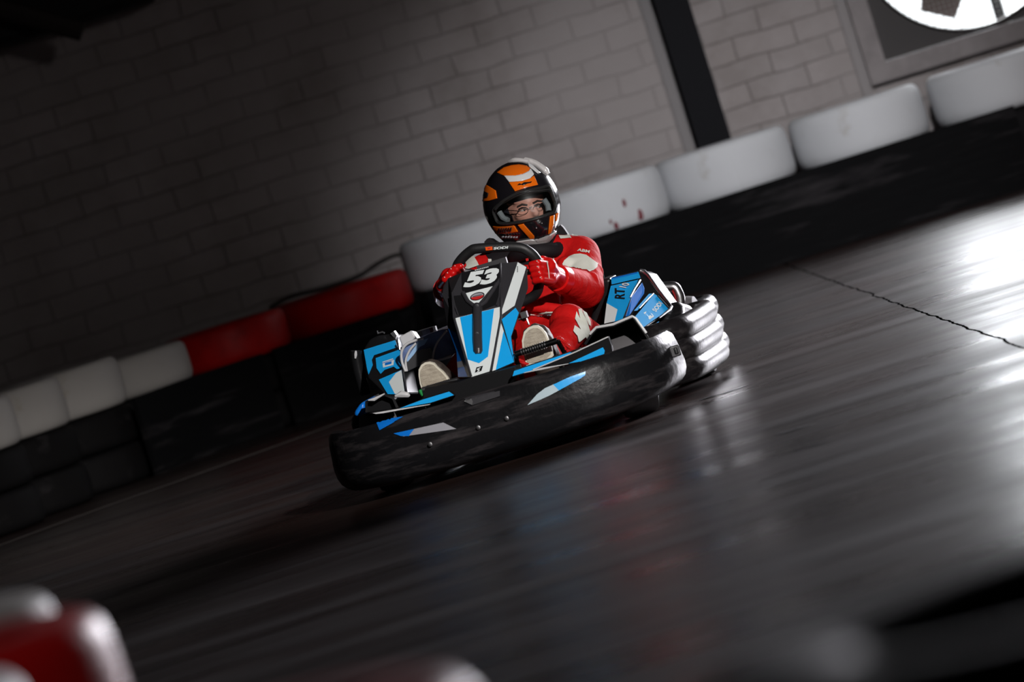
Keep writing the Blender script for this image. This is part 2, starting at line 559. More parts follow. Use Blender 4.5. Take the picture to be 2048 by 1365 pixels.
FX, FZ, FR = 2.70, 1.29, 0.50
fan = thing('wall_fan', 'large round ventilation fan with dark blades set in the bright window', 'fan', (FX, WY, FZ - FR))
def fanp(bm, **k): pass
bm = bmesh.new()                      # square housing plate with the round hole
N = 72
outer = []
for k in range(N):
    a = 2 * PI * k / N
    cx, cz = math.cos(a), math.sin(a)
    s = 1 / max(abs(cx), abs(cz))
    hx = (WX1 - WX0) / 2 - .04
    x = max(min(cx * s * 0.72, WX1 - .04 - FX), WX0 + .04 - FX); z = max(min(cz * s * 0.72, WZ1 - .04 - FZ), WZ0 + .04 - FZ)
    outer.append((x, z))
for y0, y1 in ((0.03, 0.05),):
    ri = [[bm.verts.new((FR * math.cos(2 * PI * k / N), y, FR * math.sin(2 * PI * k / N) + FR)) for k in range(N)] for y in (y0, y1)]
    ro = [[bm.verts.new((outer[k][0], y, outer[k][1] + FR)) for k in range(N)] for y in (y0, y1)]
    for k in range(N):
        j = (k + 1) % N
        bm.faces.new((ri[0][k], ri[0][j], ro[0][j], ro[0][k])); bm.faces.new((ri[1][j], ri[1][k], ro[1][k], ro[1][j]))
        bm.faces.new((ri[0][j], ri[0][k], ri[1][k], ri[1][j])); bm.faces.new((ro[0][k], ro[0][j], ro[1][j], ro[1][k]))
new_obj('housing', bm, mat('dark_fan_housing', (0.02, 0.016, 0.016), 0.6), fan, smooth=False)
bm = bmesh.new()
lathe(bm, [(FR - .005, 0.0), (FR - .005, 0.12), (FR + .012, 0.12), (FR + .012, 0.0)], 64, M=Matrix.Translation((0, 0.03, FR)) @ Matrix.Rotation(-PI / 2, 4, 'X'))
new_obj('shroud', bm, mat('fan_shroud_metal', (0.35, 0.34, 0.34), 0.5), fan)
BLADEM = mat('brown_fan_blade', (0.055, 0.03, 0.025), 0.6)
for k in range(5):
    bm = bmesh.new()
    a0 = R(-119) + 2 * PI * k / 5
    pts = []
    for rr_, w_ in ((0.08, 0.05), (0.2, 0.09), (0.33, 0.105), (0.435, 0.09)):
        pts.append((rr_, w_))
    gridv = []
    for rr_, w_ in pts:
        row = []
        for t in (-1, -0.33, 0.33, 1):
            x = rr_ * math.cos(a0) - t * w_ * math.sin(a0)
            z = rr_ * math.sin(a0) + t * w_ * math.cos(a0)
            row.append(bm.verts.new((x, 0.10 + t * 0.035, z + FR)))
        gridv.append(row)
    for i in range(3):
        for j in range(3):
            bm.faces.new((gridv[i][j], gridv[i + 1][j], gridv[i + 1][j + 1], gridv[i][j + 1]))
    o = new_obj('blade', bm, BLADEM, fan)
    sd = o.modifiers.new('s', 'SOLIDIFY'); sd.thickness = 0.006
bm = bmesh.new(); lathe(bm, [(0.0, -.04), (0.075, -.04), (0.085, -.02), (0.085, .05), (0, .05)], 32, M=Matrix.Translation((0, 0.10, FR)) @ Matrix.Rotation(-PI / 2, 4, 'X'))
new_obj('hub', bm, BLADEM, fan)
bm = bmesh.new()                      # wire guard
for k in range(-19, 20):
    x = k * 0.025
    h = math.sqrt(max(0, FR * FR - x * x)) - 0.004
    if h > 0.03:
        box(bm, (x, 0.02, FR), (0.003, 0.003, 2 * h)); box(bm, (0, 0.016, FR + x), (2 * h, 0.003, 0.003))
new_obj('wire_guard', bm, mat('guard_wire', (0.25, 0.24, 0.23), 0.5, metal=0.6), fan, smooth=False)

# steel I-column in front of the wall
bm = bmesh.new()
p0 = W(1420, 280, 26.5)
cx = W(1395, 150, 26.5).x
for (dy, sx, sy) in ((-0.085, 0.165, 0.014), (0.085, 0.165, 0.014), (0, 0.01, 0.17)):
    box(bm, (cx - 0.02, WY - 0.1 + dy, CH / 2), (sx, sy, CH))
o = new_obj('steel_column', bm, COLM, smooth=False)
tag(o, 'black steel I-section column standing against the block wall', 'column')
tr2.location.x = cx - 0.135

# dark duct and sloping brace under the ceiling, upper left
bm = bmesh.new(); box(bm, (-5.9, WY - 0.35, 2.42), (9.5, 0.5, 0.62)); o = new_obj('ceiling_duct', bm, mat('black_duct_metal', (0.006, 0.006, 0.006), 0.8), smooth=False)
md = o.modifiers.new('b', 'BEVEL'); md.width = 0.03
tag(o, 'black boxy duct running along the upper left of the wall', 'duct')
bm = bmesh.new(); a = W(-30, 15, 25.8); b_ = W(165, 62, 25.8)
tube(bm, [a + Vector((-1.6, 0, 1.05)), b_], 0.05, 8)
o = new_obj('diagonal_brace', bm, mat('brown_black_steel', (0.02, 0.015, 0.013), 0.7)); tag(o, 'dark sloping steel brace in front of the duct', 'brace')

# ------------------------------------------------------------------ tyre barrier
def tyre_mesh(name, m):
    bm = bmesh.new()
    Ro, H = 0.318, 0.198
    prof = [(0.185, 0.03), (0.20, 0.010), (0.235, 0.003), (0.285, 0.002), (0.302, 0.008), (0.313, 0.022), (Ro, 0.045), (Ro + .001, 0.08), (Ro + .0015, 0.099), (Ro + .001, 0.12), (Ro, H - 0.045), (0.313, H - 0.022), (0.302, H - 0.008), (0.285, H - 0.002), (0.235, H - 0.003), (0.20, H - 0.010), (0.185, H - 0.03), (0.205, H - 0.04), (0.25, H - 0.03), (0.285, H - 0.06), (0.288, 0.06), (0.25, 0.03), (0.205, 0.04)]
    lathe(bm, prof, 64)
    me = bpy.data.meshes.new(name)
    bm.normal_update(); bmesh.ops.recalc_face_normals(bm, faces=bm.faces)
    bm.to_mesh(me); bm.free(); me.materials.append(m)
    me.polygons.foreach_set('use_smooth', [True] * len(me.polygons))
    return me


WTY = mat('white_painted_rubber', (0.60, 0.61, 0.63), 0.6, spec=0.2, vary=(7, (0.40, 0.37, 0.33), 0.60, 0.82), bump=(14, 0.25, 0.01))
WTY2 = mat('yellowed_white_painted_rubber', (0.44, 0.42, 0.40), 0.6, spec=0.2, vary=(7, (0.33, 0.29, 0.22), 0.60, 0.82), bump=(14, 0.25, 0.01))
RTY = mat('red_painted_rubber', (0.46, 0.005, 0.005), 0.5, spec=0.2, vary=(5, (0.22, 0.004, 0.004), 0.5, 0.8), bump=(14, 0.2, 0.01))
BTY = mat('dull_tyre_rubber', (0.007, 0.0065, 0.007), 0.7, spec=0.1, vary=(6, (0.035, 0.032, 0.034), 0.6, 0.8), bump=(14, 0.2, 0.01))
TM = {'w': tyre_mesh('white_tyre', WTY), 'y': tyre_mesh('white_tyre_old', WTY2), 'r': tyre_mesh('red_tyre', RTY), 'b': tyre_mesh('black_tyre', BTY)}


def tyre(x, y, z, k, label, group=None, rz=None, hs=1.0, rs=1.0):
    o = bpy.data.objects.new('barrier_tyre', TM[k]); COL.objects.link(o)
    o.location = (x, y, z); o.rotation_euler = (0, 0, random.random() * 6 if rz is None else rz); o.scale = (rs, rs, hs / 0.198)
    tag(o, label, 'tyre', group or 'painted tyres on top of the barrier')
    return o


kinds = ['w', 'w', 'w', 'w', 'w', 'r', 'r', 'y', 'y', 'y', 'y', 'y']
labels = ['white painted tyre on the barrier in front of the fan window', 'white painted barrier tyre directly below the left edge of the fan window frame',
          'white painted tyre on the barrier at the foot of the steel column', 'scuffed white painted tyre with dark red marks, just right of the helmet',
          'white painted tyre beside the red ones, behind the helmet and steering wheel',
          'red painted tyre on the barrier, touching the white tyre behind the driver', 'red painted tyre on the barrier, the left one of the red pair',
          'dingy white painted tyre touching the red tyres at left', 'dingy white painted tyre, second to the left of the red tyres',
          'dingy white painted tyre, third to the left of the red tyres', 'dingy white painted tyre at the left edge of the photo', 'dingy white painted tyre farthest left, beyond the edge of the photo']
mids = [(1079, 25.82), (789, 25.8), (510, 25.72), (245, 25.55), (-23, 25.3), (-300, 25.02), (-546, 24.68), (-757, 24.3), (-899, 23.75), (-1024, 23.2), (-1139, 22.6), (-1252, 22.0)]
CENT = [Vector((u * (d + .32) / FPX, d + .32, 0)) for u, d in mids]
RSC = [min(1.045 if i < 5 else 1.03, min((CENT[i] - CENT[j]).length for j in (i - 1, i + 1) if 0 <= j < 12) / 0.640) for i in range(12)]
for i, c in enumerate(CENT):
    if i == 11:                        # outside the frame
        break
    base = 0.376 if i < 5 else 0.345
    hs = 0.262 if i < 5 else (0.188 if i < 8 else 0.222)
    tyre(c.x, c.y, base, kinds[i], labels[i], hs=hs, rs=RSC[i])
    for lv in (0, 1):
        z = base / 2 * lv
        if i < 9:
            tyre(c.x, c.y, z, 'b', 'black tyre stacked behind the rubber belt of the barrier', 'hidden black barrier tyres', hs=base / 2, rs=min(1, RSC[i]))
        else:
            nm = {9: 'nearest the end of the rubber belt', 10: 'at the left edge of the photo', 11: 'farthest left, beyond the photo edge'}[i]
            tyre(c.x, c.y, z, 'b', 'bare black tyre %s, %s' % ('on the floor' if lv == 0 else 'in mid stack', nm), 'bare black barrier tyres', hs=base / 2, rs=RSC[i])

# dark red paint marks on the tyre right of the helmet
mt = [o for o in bpy.data.objects if o.get('label', '').startswith('scuffed white painted tyre')][0]
mt.rotation_euler = (0, 0, 0)
for (mx_, my_, mr) in ((1248, 407, .012), (1281, 430, .016), (1233, 452, .011), (1222, 444, .007)):
    p = W(mx_, my_, 25.5); rr_ = .3185 * mt.scale.x
    p.y = mt.location.y - math.sqrt(rr_ ** 2 - (p.x - mt.location.x) ** 2)
    q = p - mt.location
    bm = bmesh.new(); blob(bm, (q.x / mt.scale.x, q.y / mt.scale.y, q.z / mt.scale.z), (mr, .003, mr * 1.3), sub=2)
    new_obj('paint_mark', bm, mat('dark_red_paint', (0.16, 0.02, 0.03), 0.6), mt)

# rubber belts in front of the stacks
def belt_path(a, b):
    pts = []
    for i in range(a, b + 1):
        t = (CENT[min(i + 1, 11)] - CENT[max(i - 1, 0)]).normalized()
        n = Vector((t.y, -t.x, 0))
        if n.y > 0:
            n = -n
        pts.append(CENT[i] + n * 0.345)
    return smoothpath(pts, 8)


BELT = mat('black_conveyor_rubber', (0.004, 0.004, 0.0045), 0.7, spec=0.06, vary=(3.0, (0.05, 0.045, 0.048), 0.55, 0.85, (0.5, 0.5, 5)), bump=(9, 0.4, 0.01, (0.6, 0.6, 4)))


def belt(pts, z0, z1, th, label):
    bm = bmesh.new()
    n = len(pts)
    rows = []
    for i, p in enumerate(pts):
        t = (pts[min(i + 1, n - 1)] - pts[max(i - 1, 0)]).normalized()
        nn = Vector((t.y, -t.x, 0))
        if nn.y > 0:
            nn = -nn
        rows.append([bm.verts.new(p + Vector((0, 0, z0))), bm.verts.new(p + nn * th + Vector((0, 0, z0))), bm.verts.new(p + nn * th + Vector((0, 0, z1))), bm.verts.new(p + Vector((0, 0, z1)))])
    for i in range(n - 1):
        for k in range(4):
            bm.faces.new((rows[i][k], rows[i + 1][k], rows[i + 1][(k + 1) % 4], rows[i][(k + 1) % 4]))
    bm.faces.new(rows[0]); bm.faces.new(rows[-1][::-1])
    bmesh.ops.recalc_face_normals(bm, faces=bm.faces)
    o = new_obj('rubber_belt', bm, BELT)
    tag(o, label, 'barrier belt', 'rubber belts along the tyre barrier')


p_ = belt_path(0, 6)
belt(p_[:38], 0.0, 0.395, 0.014, 'long black rubber belt on the barrier under the white tyres, right of the kart')
p_ = belt_path(4, 8)
belt(p_[7:17], 0.0, 0.362, 0.018, 'black rubber belt on the barrier under the red tyres')
belt(p_[17:], 0.0, 0.358, 0.022, 'scuffed black rubber belt under the dingy white tyres at left')
# scuffed pale line where the track meets the barrier
pts = [G(-60, 1115), G(0, 1092), G(190, 1022), G(380, 955), G(560, 890), G(700, 838), G(760, 815)]
pts = smoothpath(pts, 5)
bm = bmesh.new(); prev = None
for p in pts:
    a = bm.verts.new((p.x, p.y, 0.003)); b_ = bm.verts.new((p.x, p.y - 0.09, 0.003))
    if prev:
        bm.faces.new((prev[0], prev[1], b_, a))
    prev = (a, b_)
struct(new_obj('trim_3', bm, mat('pale_dust_line', (0.12, 0.10, 0.09), 0.8), smooth=False))
# short cracks and wet glints in the track surface
def strip(name, pts, w_, m):
    P = smoothpath([G(*q) for q in pts], 5); bm = bmesh.new(); prev = None
    for i, p in enumerate(P):
        ww = w_ * (0.25 + 0.75 * math.sin(PI * i / (len(P) - 1))) * random.uniform(.6, 1.3)
        a = bm.verts.new((p.x, p.y - ww, 0.0025)); b_ = bm.verts.new((p.x, p.y + ww, 0.0025))
        if prev:
            bm.faces.new((prev[0], a, b_, prev[1]))
        prev = (a, b_)
    struct(new_obj(name, bm, m, smooth=False))
CRK = mat('dark_crack', (0.003, 0.003, 0.003), 0.7, spec=0.05)  # dark colour of the crack lines
WETM = mat('wet_glint', (0.02, 0.018, 0.018), 0.12, spec=1.0)
strip('trim_4', [(1545, 872), (1570, 866), (1595, 858), (1622, 852)], .025, CRK)
strip('trim_5', [(1398, 803), (1412, 798), (1432, 793)], .02, CRK)
strip('trim_6', [(1412, 797), (1440, 790), (1470, 780), (1505, 768)], .018, WETM)
strip('trim_7', [(1565, 908), (1610, 896), (1660, 884)], .02, WETM)
# cable arching over the red tyres
bm = bmesh.new()
tube(bm, smoothpath([W(540, 617, 25.3), W(580, 594, 25.3), W(650, 576, 25.5), W(715, 554, 25.7), W(745, 534, 25.95), W(775, 517, 25.97), W(800, 510, 25.98), W(830, 520, 25.98)], 6), 0.011, 8)
tag(new_obj('cable', bm, mat('dark_cable', (0.03, 0.025, 0.022), 0.6)), 'dark cable arching from the red tyres up behind the white tyre', 'cable')

# near barrier, out of focus
near = [(-0.90, 6.65, 'r', 'out of focus red tyre at the lower left corner'), (-0.95, 6.00, 'w', 'out of focus white tyre cut by the lower left edge'),
        (-1.02, 7.33, 'y', 'out of focus white tyre just above the red one at lower left'), (-1.32, 7.92, 'y', 'out of focus whitish tyre at the left edge, behind the others'),
        (-0.43, 4.40, 'r', 'very blurred dark red tyre at the bottom edge'), (0.36, 3.72, 'b', 'very blurred black tyre at the bottom right edge')]
for x, y, k, lab in near:
    tyre(x, y, 0.396, k, lab, 'top tyres of the near barrier', hs=.198)
    for lv in (0, 1):
        tyre(x, y, 0.198 * lv, 'b', ('lowest' if lv == 0 else 'middle') + ' black tyre under the ' + lab.replace('out of focus ', '').replace('very blurred ', '').replace(' just', ''), 'black tyres of the near barrier', hs=.198)

# ------------------------------------------------------------------ go-kart
kart = thing('go_kart', 'blue white and black rental go-kart number 53 cornering on the dark track', 'go-kart', KARTLOC, -YAW)


def sweep(bm, path, prof, scale_end=None, mi=0):
    n = len(path); rings = []
    for i, p in enumerate(path):
        t = Vector((path[min(i + 1, n - 1)][0] - path[max(i - 1, 0)][0], path[min(i + 1, n - 1)][1] - path[max(i - 1, 0)][1], 0)).normalized()
        nn = Vector((t.y, -t.x, 0))
        zc = sum(q[1] for q in prof) / len(prof); oc = sum(q[0] for q in prof) / len(prof)
        s = 1.0
        if scale_end and (i < len(scale_end) or n - 1 - i < len(scale_end)):
            s = scale_end[min(i, n - 1 - i)]
        rings.append([bm.verts.new(Vector((p[0], p[1], 0)) + nn * (oc + (o_ - oc) * s) + Vector((0, 0, zc + (z_ - zc) * s))) for o_, z_ in prof])
    m = len(prof)
    for i in range(n - 1):
        for k in range(m):
            f = bm.faces.new((rings[i][k], rings[i + 1][k], rings[i + 1][(k + 1) % m], rings[i][(k + 1) % m])); f.material_index = mi
    bm.faces.new(rings[0][::-1]).material_index = mi; bm.faces.new(rings[-1]).material_index = mi


# front bumper
path = []
n_ = 3.2
for k in range(0, 91):
    th = R(180) + R(180) * k / 90
    cs, sn = math.cos(th), math.sin(th)
    x = 0.565 * (abs(cs) ** (2 / n_)) * (1 if cs > 0 else -1)
    y = -0.52 - 0.475 * (abs(sn) ** (2 / n_))
    path.append((x, y))
prof = [(-0.10, 0.205), (-0.05, 0.225), (-0.015, 0.238), (0.004, 0.240), (0.016, 0.228), (0.022, 0.20), (0.026, 0.16), (0.0285, 0.14), (0.030, 0.12), (0.028, 0.09), (0.020, 0.065), (0.006, 0.048), (-0.01, 0.038), (-0.05, 0.033), (-0.10, 0.035)]
bm = bmesh.new()
sweep(bm, path, prof, [0.55, 0.8, 0.93])
for v in bm.verts:                     # the underside rises towards both ends
    k_ = min(1, abs(v.co.x) / .565) ** 3
    if v.co.z < .15:
        v.co.z += (.034 if v.co.x > 0 else .010) * k_ * (.15 - v.co.z) / .12
bmesh.ops.recalc_face_normals(bm, faces=bm.faces)
# lower black splitter running under the bumper
fb = new_obj('front_bumper', bm, [SCUFF], kart)
_t = bmesh.new(); _t.from_mesh(fb.data); _tree = BVHTree.FromBMesh(_t)
def onbumper(q):
    d = (KI.to_3x3() @ ray(*q)).normalized()
    h = _tree.ray_cast(CAML, d)
    return h[0] if h[0] is not None else K(q[0], q[1], -.6)
hb = onbumper(r2(835, 880))
bm = bmesh.new()
box(bm, hb + Vector((.006, .0, 0)), (0.034, 0.03, 0.036), 0, Matrix.Rotation(R(20), 3, 'Z'))
box(bm, hb + Vector((.012, -.010, 0)), (0.013, 0.016, 0.022), 1, Matrix.Rotation(R(20), 3, 'Z'))
o = new_obj('buckle', bm, [DARKGREY, STICK], fb)
bv = o.modifiers.new('b', 'BEVEL'); bv.width = 0.004; bv.segments = 3
bm = bmesh.new()                      # pale line along the crest of the upper edge
tube(bm, [onbumper(r3(*q)) + Vector((0, -.0005, 0)) for q in ((360, 1112), (500, 1085), (620, 1055), (800, 1020), (1040, 975))], [.001, .003, .0035, .003, .001], 8)
new_obj('crest', bm, LIGHTGREY, fb)
decal(fb, [
    (r6, [(-60, 605), (0, 575), (250, 460), (440, 395), (436, 440), (380, 480), (200, 580), (0, 690), (-120, 745)], BLUE),
    (r6, [(-280, 812), (-160, 676), (-60, 600), (40, 556), (110, 630), (0, 690), (-120, 745)], mat('pale_grey_vinyl', (0.40, 0.50, 0.55), 0.4)),
    (c4, [(485, 862), (860, 780), (960, 828), (560, 885)], GREYST),
    (c4, [(485, 862), (640, 828), (600, 882), (540, 882)], BLUE2),
    (c4, [(350, 770), (560, 738), (380, 838)], BLUE2),
    (c4, [(325, 705), (560, 665), (760, 638), (740, 652), (430, 712), (345, 715)], LIGHTGREY),
    (c4, [(1020, 605), (1060, 590), (1290, 540), (1290, 580), (1085, 648)], DARKGREY),
    (c4, [(1018, 620), (1072, 594), (1085, 620), (1080, 648)], SILVER),
], off=0.0015, step=3)
bm = bmesh.new()                       # bolts
for q in ((1340, 748), (1125, 818), (760, 945)):
    p = c4(*q); bb = K(p[0], p[1], -1.0); bb.y = -1.03
    lathe(bm, [(0, 0), (0.006, 0), (0.007, 0.004), (0, 0.006)], 10, M=Matrix.Translation(K(p[0], p[1], -1.028)) @ Matrix.Rotation(PI / 2, 4, 'X'), closed=False)
new_obj('bolt', bm, SILVER, fb)


def ribs(name, pts, zs, r_, m, closed=False, fill=None):
    bm = bmesh.new()
    for z in zs:
        P = smoothpath([(x, y, z) for x, y in pts], 6)
        n = len(P)
        rr_ = [r_ * min(1.0, 0.55 + 0.2 * min(i, n - 1 - i)) for i in range(n)]
        tube(bm, P, rr_, 14, flat=(0.95, 0.8))
    if fill:
        P = smoothpath([(x * 0.96, y, 0) for x, y in pts], 6)
        rows = [[bm.verts.new((p.x, p.y, fill[0])), bm.verts.new((p.x, p.y, fill[1])), bm.verts.new((p.x * 0.9, p.y, fill[1])), bm.verts.new((p.x * 0.9, p.y, fill[0]))] for p in P]
        for i in range(len(P) - 1):
            for k in range(4):
                bm.faces.new((rows[i][k], rows[i][(k + 1) % 4], rows[i + 1][(k + 1) % 4], rows[i + 1][k]))
        bm.faces.new(rows[0]); bm.faces.new(rows[-1][::-1])
    bmesh.ops.recalc_face_normals(bm, faces=bm.faces)
    return new_obj(name, bm, m, kart)


RIBM = mat('scuffed_rib_plastic', (0.010, 0.009, 0.010), 0.33, spec=0.05, vary=(12, (0.05, 0.045, 0.046), 0.5, 0.8, (1, 1, 3)), bump=(45, 0.5, 0.003))
SB = [(.42, -.30), (.50, -.30), (.555, -.26), (.58, -.12), (.585, .1), (.58, .32), (.545, .42), (.46, .45)]
ribs('side_bumper', SB, (.082, .15, .218), .042, RIBM, fill=(.06, .24))
ribs('side_bumper', [(-x * 0.98, y) for x, y in SB], (.082, .15, .218), .042, RIBM, fill=(.06, .24))
RB = [(-.46, .60), (-.51, .66), (-.525, .78), (-.49, .88), (-.3, .93), (0, .94), (.3, .93), (.49, .88), (.525, .78), (.51, .66), (.46, .60)]
ribs('rear_bumper', RB, (.085, .15, .215), .042, RIBM)

# number fairing (front panel that carries 53)
def ym(cx, cy):                        # centre face leans back
    return -0.84 + (1250 - cy) / 950 * 0.34
def yl(cx, cy):
    xr = 200 + (cy - 480) * (178 / 770) if cy > 480 else 285 - (cy - 300) * (85 / 180)
    return ym(cx, cy) + max(0, xr - cx) * 0.0009
def yr(cx, cy):
    xr = 645 - (cy - 690) * (85 / 505) if cy > 690 else 640
    return ym(cx, cy) + max(0, cx - xr) * 0.00032
bm = bmesh.new()
A_ = [(285, 300), (640, 215), (650, 560), (645, 700), (565, 1197), (378, 1252), (215, 705), (200, 480)]
addface(bm, T(c5, A_, ym), 0)
addface(bm, T(c5, [(285, 300), (200, 480), (215, 705), (160, 790), (110, 500), (122, 425), (165, 350)], yl), 0)
addface(bm, T(c5, [(215, 705), (378, 1252), (255, 1252), (242, 1000), (160, 790)], yl), 0)
addface(bm, T(c5, [(640, 215), (800, 198), (882, 245), (892, 440), (822, 655), (645, 700), (650, 560)], yr), 0)
addface(bm, T(c5, [(645, 700), (822, 655), (742, 882), (772, 1115), (565, 1197)], yr), 0)
bmesh.ops.remove_doubles(bm, verts=bm.verts, dist=0.002)
fair = new_obj('front_fairing', bm, [DARKGREY], kart, smooth=False)
sd = fair.modifiers.new('s', 'SOLIDIFY'); sd.thickness = 0.012; sd.offset = -1
for f in fair.data.polygons:
    if f.normal.y > 0:
        f.flip()
bm = bmesh.new()                       # prints of the fairing
def st(c, pts, yf, off, mi, th=0.0008):
    q = T(c, pts, yf)
    q = [p + Vector((0, -off, 0.0)) for p in q]
    prism(bm, q, (0, th, 0), mi)
FM = [WHITE, BLUE, BLUE2, STICK, GREYST, REDV, DARKGREY]
st(c5, [(220, 716), (645, 608), (640, 705), (543, 1197), (380, 1248)], ym, 0.004, 0)
st(c5, [(276, 703), (585, 625), (530, 1062), (448, 1122), (345, 1088)], ym, 0.0055, 1)
st(c5, [(800, 203), (878, 247), (772, 598), (655, 680), (652, 650)], yr, 0.004, 0)
st(c5, [(655, 724), (780, 617), (810, 665), (738, 882), (768, 1108)], yr, 0.004, 1)
st(c5, [(646, 752), (672, 828), (600, 1184), (568, 1194), (563, 1165)], yr, 0.0045, 0)
st(c5, [(672, 828), (766, 1112), (600, 1184)], yr, 0.0045, 1)
st(c5, [(166, 806), (238, 846), (372, 1246), (258, 1246), (242, 1010)], yl, 0.004, 2)
st(c5, [(248, 1110), (300, 1100), (318, 1150), (252, 1165)], yl, 0.0048, 4)
# number field
st(c5, [(292, 298), (632, 217), (640, 330), (585, 420), (315, 485), (296, 440)], ym, 0.007, 3, 0.004)
st(c5, [(312, 488), (575, 420), (432, 590), (405, 588)], ym, 0.0085, 0, 0.004)
ring = [(435 + 66 * math.cos(a) , 512 + 36 * math.sin(a) - 12 * math.cos(a) * 1.2) for a in [2 * PI * k / 24 for k in range(24)]]
ring2 = [(435 + 56 * math.cos(a), 512 + 29 * math.sin(a) - 12 * math.cos(a)) for a in [2 * PI * k / 24 for k in range(24)]]
st(c5, ring, ym, 0.0095, 3); st(c5, ring2, ym, 0.0105, 4)
st(c5, [q for q in ring2 if q[1] > 512 - (q[0] - 435) * 0.22 - 2], ym, 0.0112, 5)
st(c5, [(395, 513), (476, 494), (475, 499), (396, 518)], ym, 0.0118, 3)
lettering(bm, '53', c5, (300, 440), (612, 388), (322, 300), lambda x, y: ym(x, y) - 0.0085, 0, 0.06, 0.16, 1.02)
for k in range(7):
    yy_ = 240 + k * 8
    st(c5, [(794, yy_), (804, yy_ + 1), (803, yy_ + 5), (793, yy_ + 4)], yr, 0.006, 3)
for k in range(8):
    xx_ = 414 + k * 16
    st(c5, [(xx_, 279 - k * 4.1), (xx_ + 11, 276 - k * 4.1), (xx_ + 11, 268 - k * 4.1), (xx_, 271 - k * 4.1)], ym, 0.0118, 0)
# small square S mark near the foot
st(c5, [(425, 1160), (485, 1145), (470, 1192), (412, 1206)], ym, 0.0065, 3)
st(c5, [(432, 1172), (462, 1158), (466, 1163), (444, 1176), (458, 1183), (440, 1200), (430, 1196), (444, 1187), (430, 1181)], ym, 0.0075, 0)
new_obj('stickers', bm, FM, fair, smooth=False)
# raised central bar, V ribs and round bolts
bm = bmesh.new()
def pt(c, x, y, yf, off=0.0):
    p = c(x, y); return K(p[0], p[1], (yf(x, y) if callable(yf) else yf) - off)
tube(bm, [pt(c5, 430, 600, ym, .006), pt(c5, 430, 700, ym, .010), pt(c5, 432, 900, ym, .012), pt(c5, 438, 1010, ym, .010), pt(c5, 440, 1040, ym, .004)], [.0145, .0155, .0155, .0145, .009], 16)
tube(bm, [pt(c5, 300, 480, ym, .008), pt(c5, 345, 560, ym, .008), pt(c5, 400, 600, ym, .008), pt(c5, 440, 612, ym, .008), pt(c5, 500, 570, ym, .008), pt(c5, 610, 400, ym, .008)], .007, 10)
tube(bm, [pt(c5, 640, 215, ym, .003), pt(c5, 648, 450, ym, .003), pt(c5, 646, 700, ym, .003), pt(c5, 600, 950, ym, .003), pt(c5, 556, 1197, ym, .003)], .004, 8)
tube(bm, [pt(c5, 204, 480, ym, .003), pt(c5, 217, 705, ym, .003), pt(c5, 375, 1248, ym, .003)], .004, 8)
tube(bm, [pt(c5, 636, 395, ym, .006), pt(c5, 628, 520, ym, .006), pt(c5, 604, 596, ym, .006)], .003, 8)
tube(bm, [pt(c5, 206, 520, ym, .006), pt(c5, 225, 600, ym, .006), pt(c5, 255, 680, ym, .006)], .003, 8)
new_obj('ribs', bm, DARKGREY, fair)
bm = bmesh.new()
for q in ((428, 600), (428, 855)):
    lathe(bm, [(0, 0), (0.005, 0), (0.006, 0.003), (0, 0.004)], 10, M=Matrix.Translation(pt(c5, q[0], q[1], ym, .028)) @ Matrix.Rotation(PI / 2, 4, 'X'), closed=False)
new_obj('bolt', bm, STEEL, fair)
# flat black plates painting in the dark of the recesses beside the number field
bm = bmesh.new()
st(c5, [(210, 510), (305, 500), (390, 625), (380, 675), (258, 690)], ym, 0.003, 0)
st(c5, [(595, 430), (632, 400), (622, 520), (600, 590), (480, 640), (478, 612)], ym, 0.003, 0)
new_obj('pocket_shade', bm, [STICK], fair, smooth=False)

# front spoiler wings above the bumper
bm = bmesh.new()
def wing(c, pts, y, d, mi=0):
    prism(bm, T(c, pts, y), d, mi)
wing(r3, [(180, 1170), (210, 1070), (1080, 780), (1200, 735), (1240, 745), (1640, 560), (1690, 700), (1720, 860), (1040, 985), (520, 1090)], -0.93, (0, .03, 0))
wing(r3, [(190, 1160), (215, 1080), (1060, 797), (1090, 800), (520, 1062)], -0.932, (0, .001, 0), 1)
wing(r3, [(1040, 965), (1560, 722), (1588, 770), (1570, 882)], -0.932, (0, .001, 0), 1)
tube(bm, T(r3, [(500, 1062), (820, 930), (1150, 790), (1640, 562)], -0.935), .0022, 8, mi=2)
tube(bm, T(r3, [(360, 1110), (620, 1052), (1040, 970)], -0.945), [.001, .0035, .001], 8, mi=2)
new_obj('front_spoiler', bm, [BLACK, BLUE, LIGHTGREY], kart, smooth=False)
bm = bmesh.new()
wing(r1, [(600, 1110), (900, 985), (1230, 885), (1300, 940), (1000, 1040), (280, 1165), (240, 1160)], -0.90, (0, .03, 0))
wing(r1, [(618, 1098), (900, 992), (1230, 892), (1290, 935), (1000, 1030)], -0.902, (0, .001, 0), 1)
wing(r1, [(280, 1160), (560, 1112), (1000, 1046), (985, 1056), (400, 1162), (320, 1170)], -0.903, (0, .001, 0), 2)
o = new_obj('front_spoiler', bm, [BLACK, BLUE, LIGHTGREY], kart, smooth=False)
# dark bodywork between the fairing foot and bumper
bm = bmesh.new()
prism(bm, T(c4, [(720, 520), (980, 470), (1050, 445), (1400, 360), (1410, 420), (1300, 560), (900, 660), (700, 640)], -0.86), (0, .12, 0))
new_obj('nose_cover', bm, mat('matt_black_plastic', (0.005, 0.005, 0.006), 0.6, spec=0.15), kart, smooth=False)

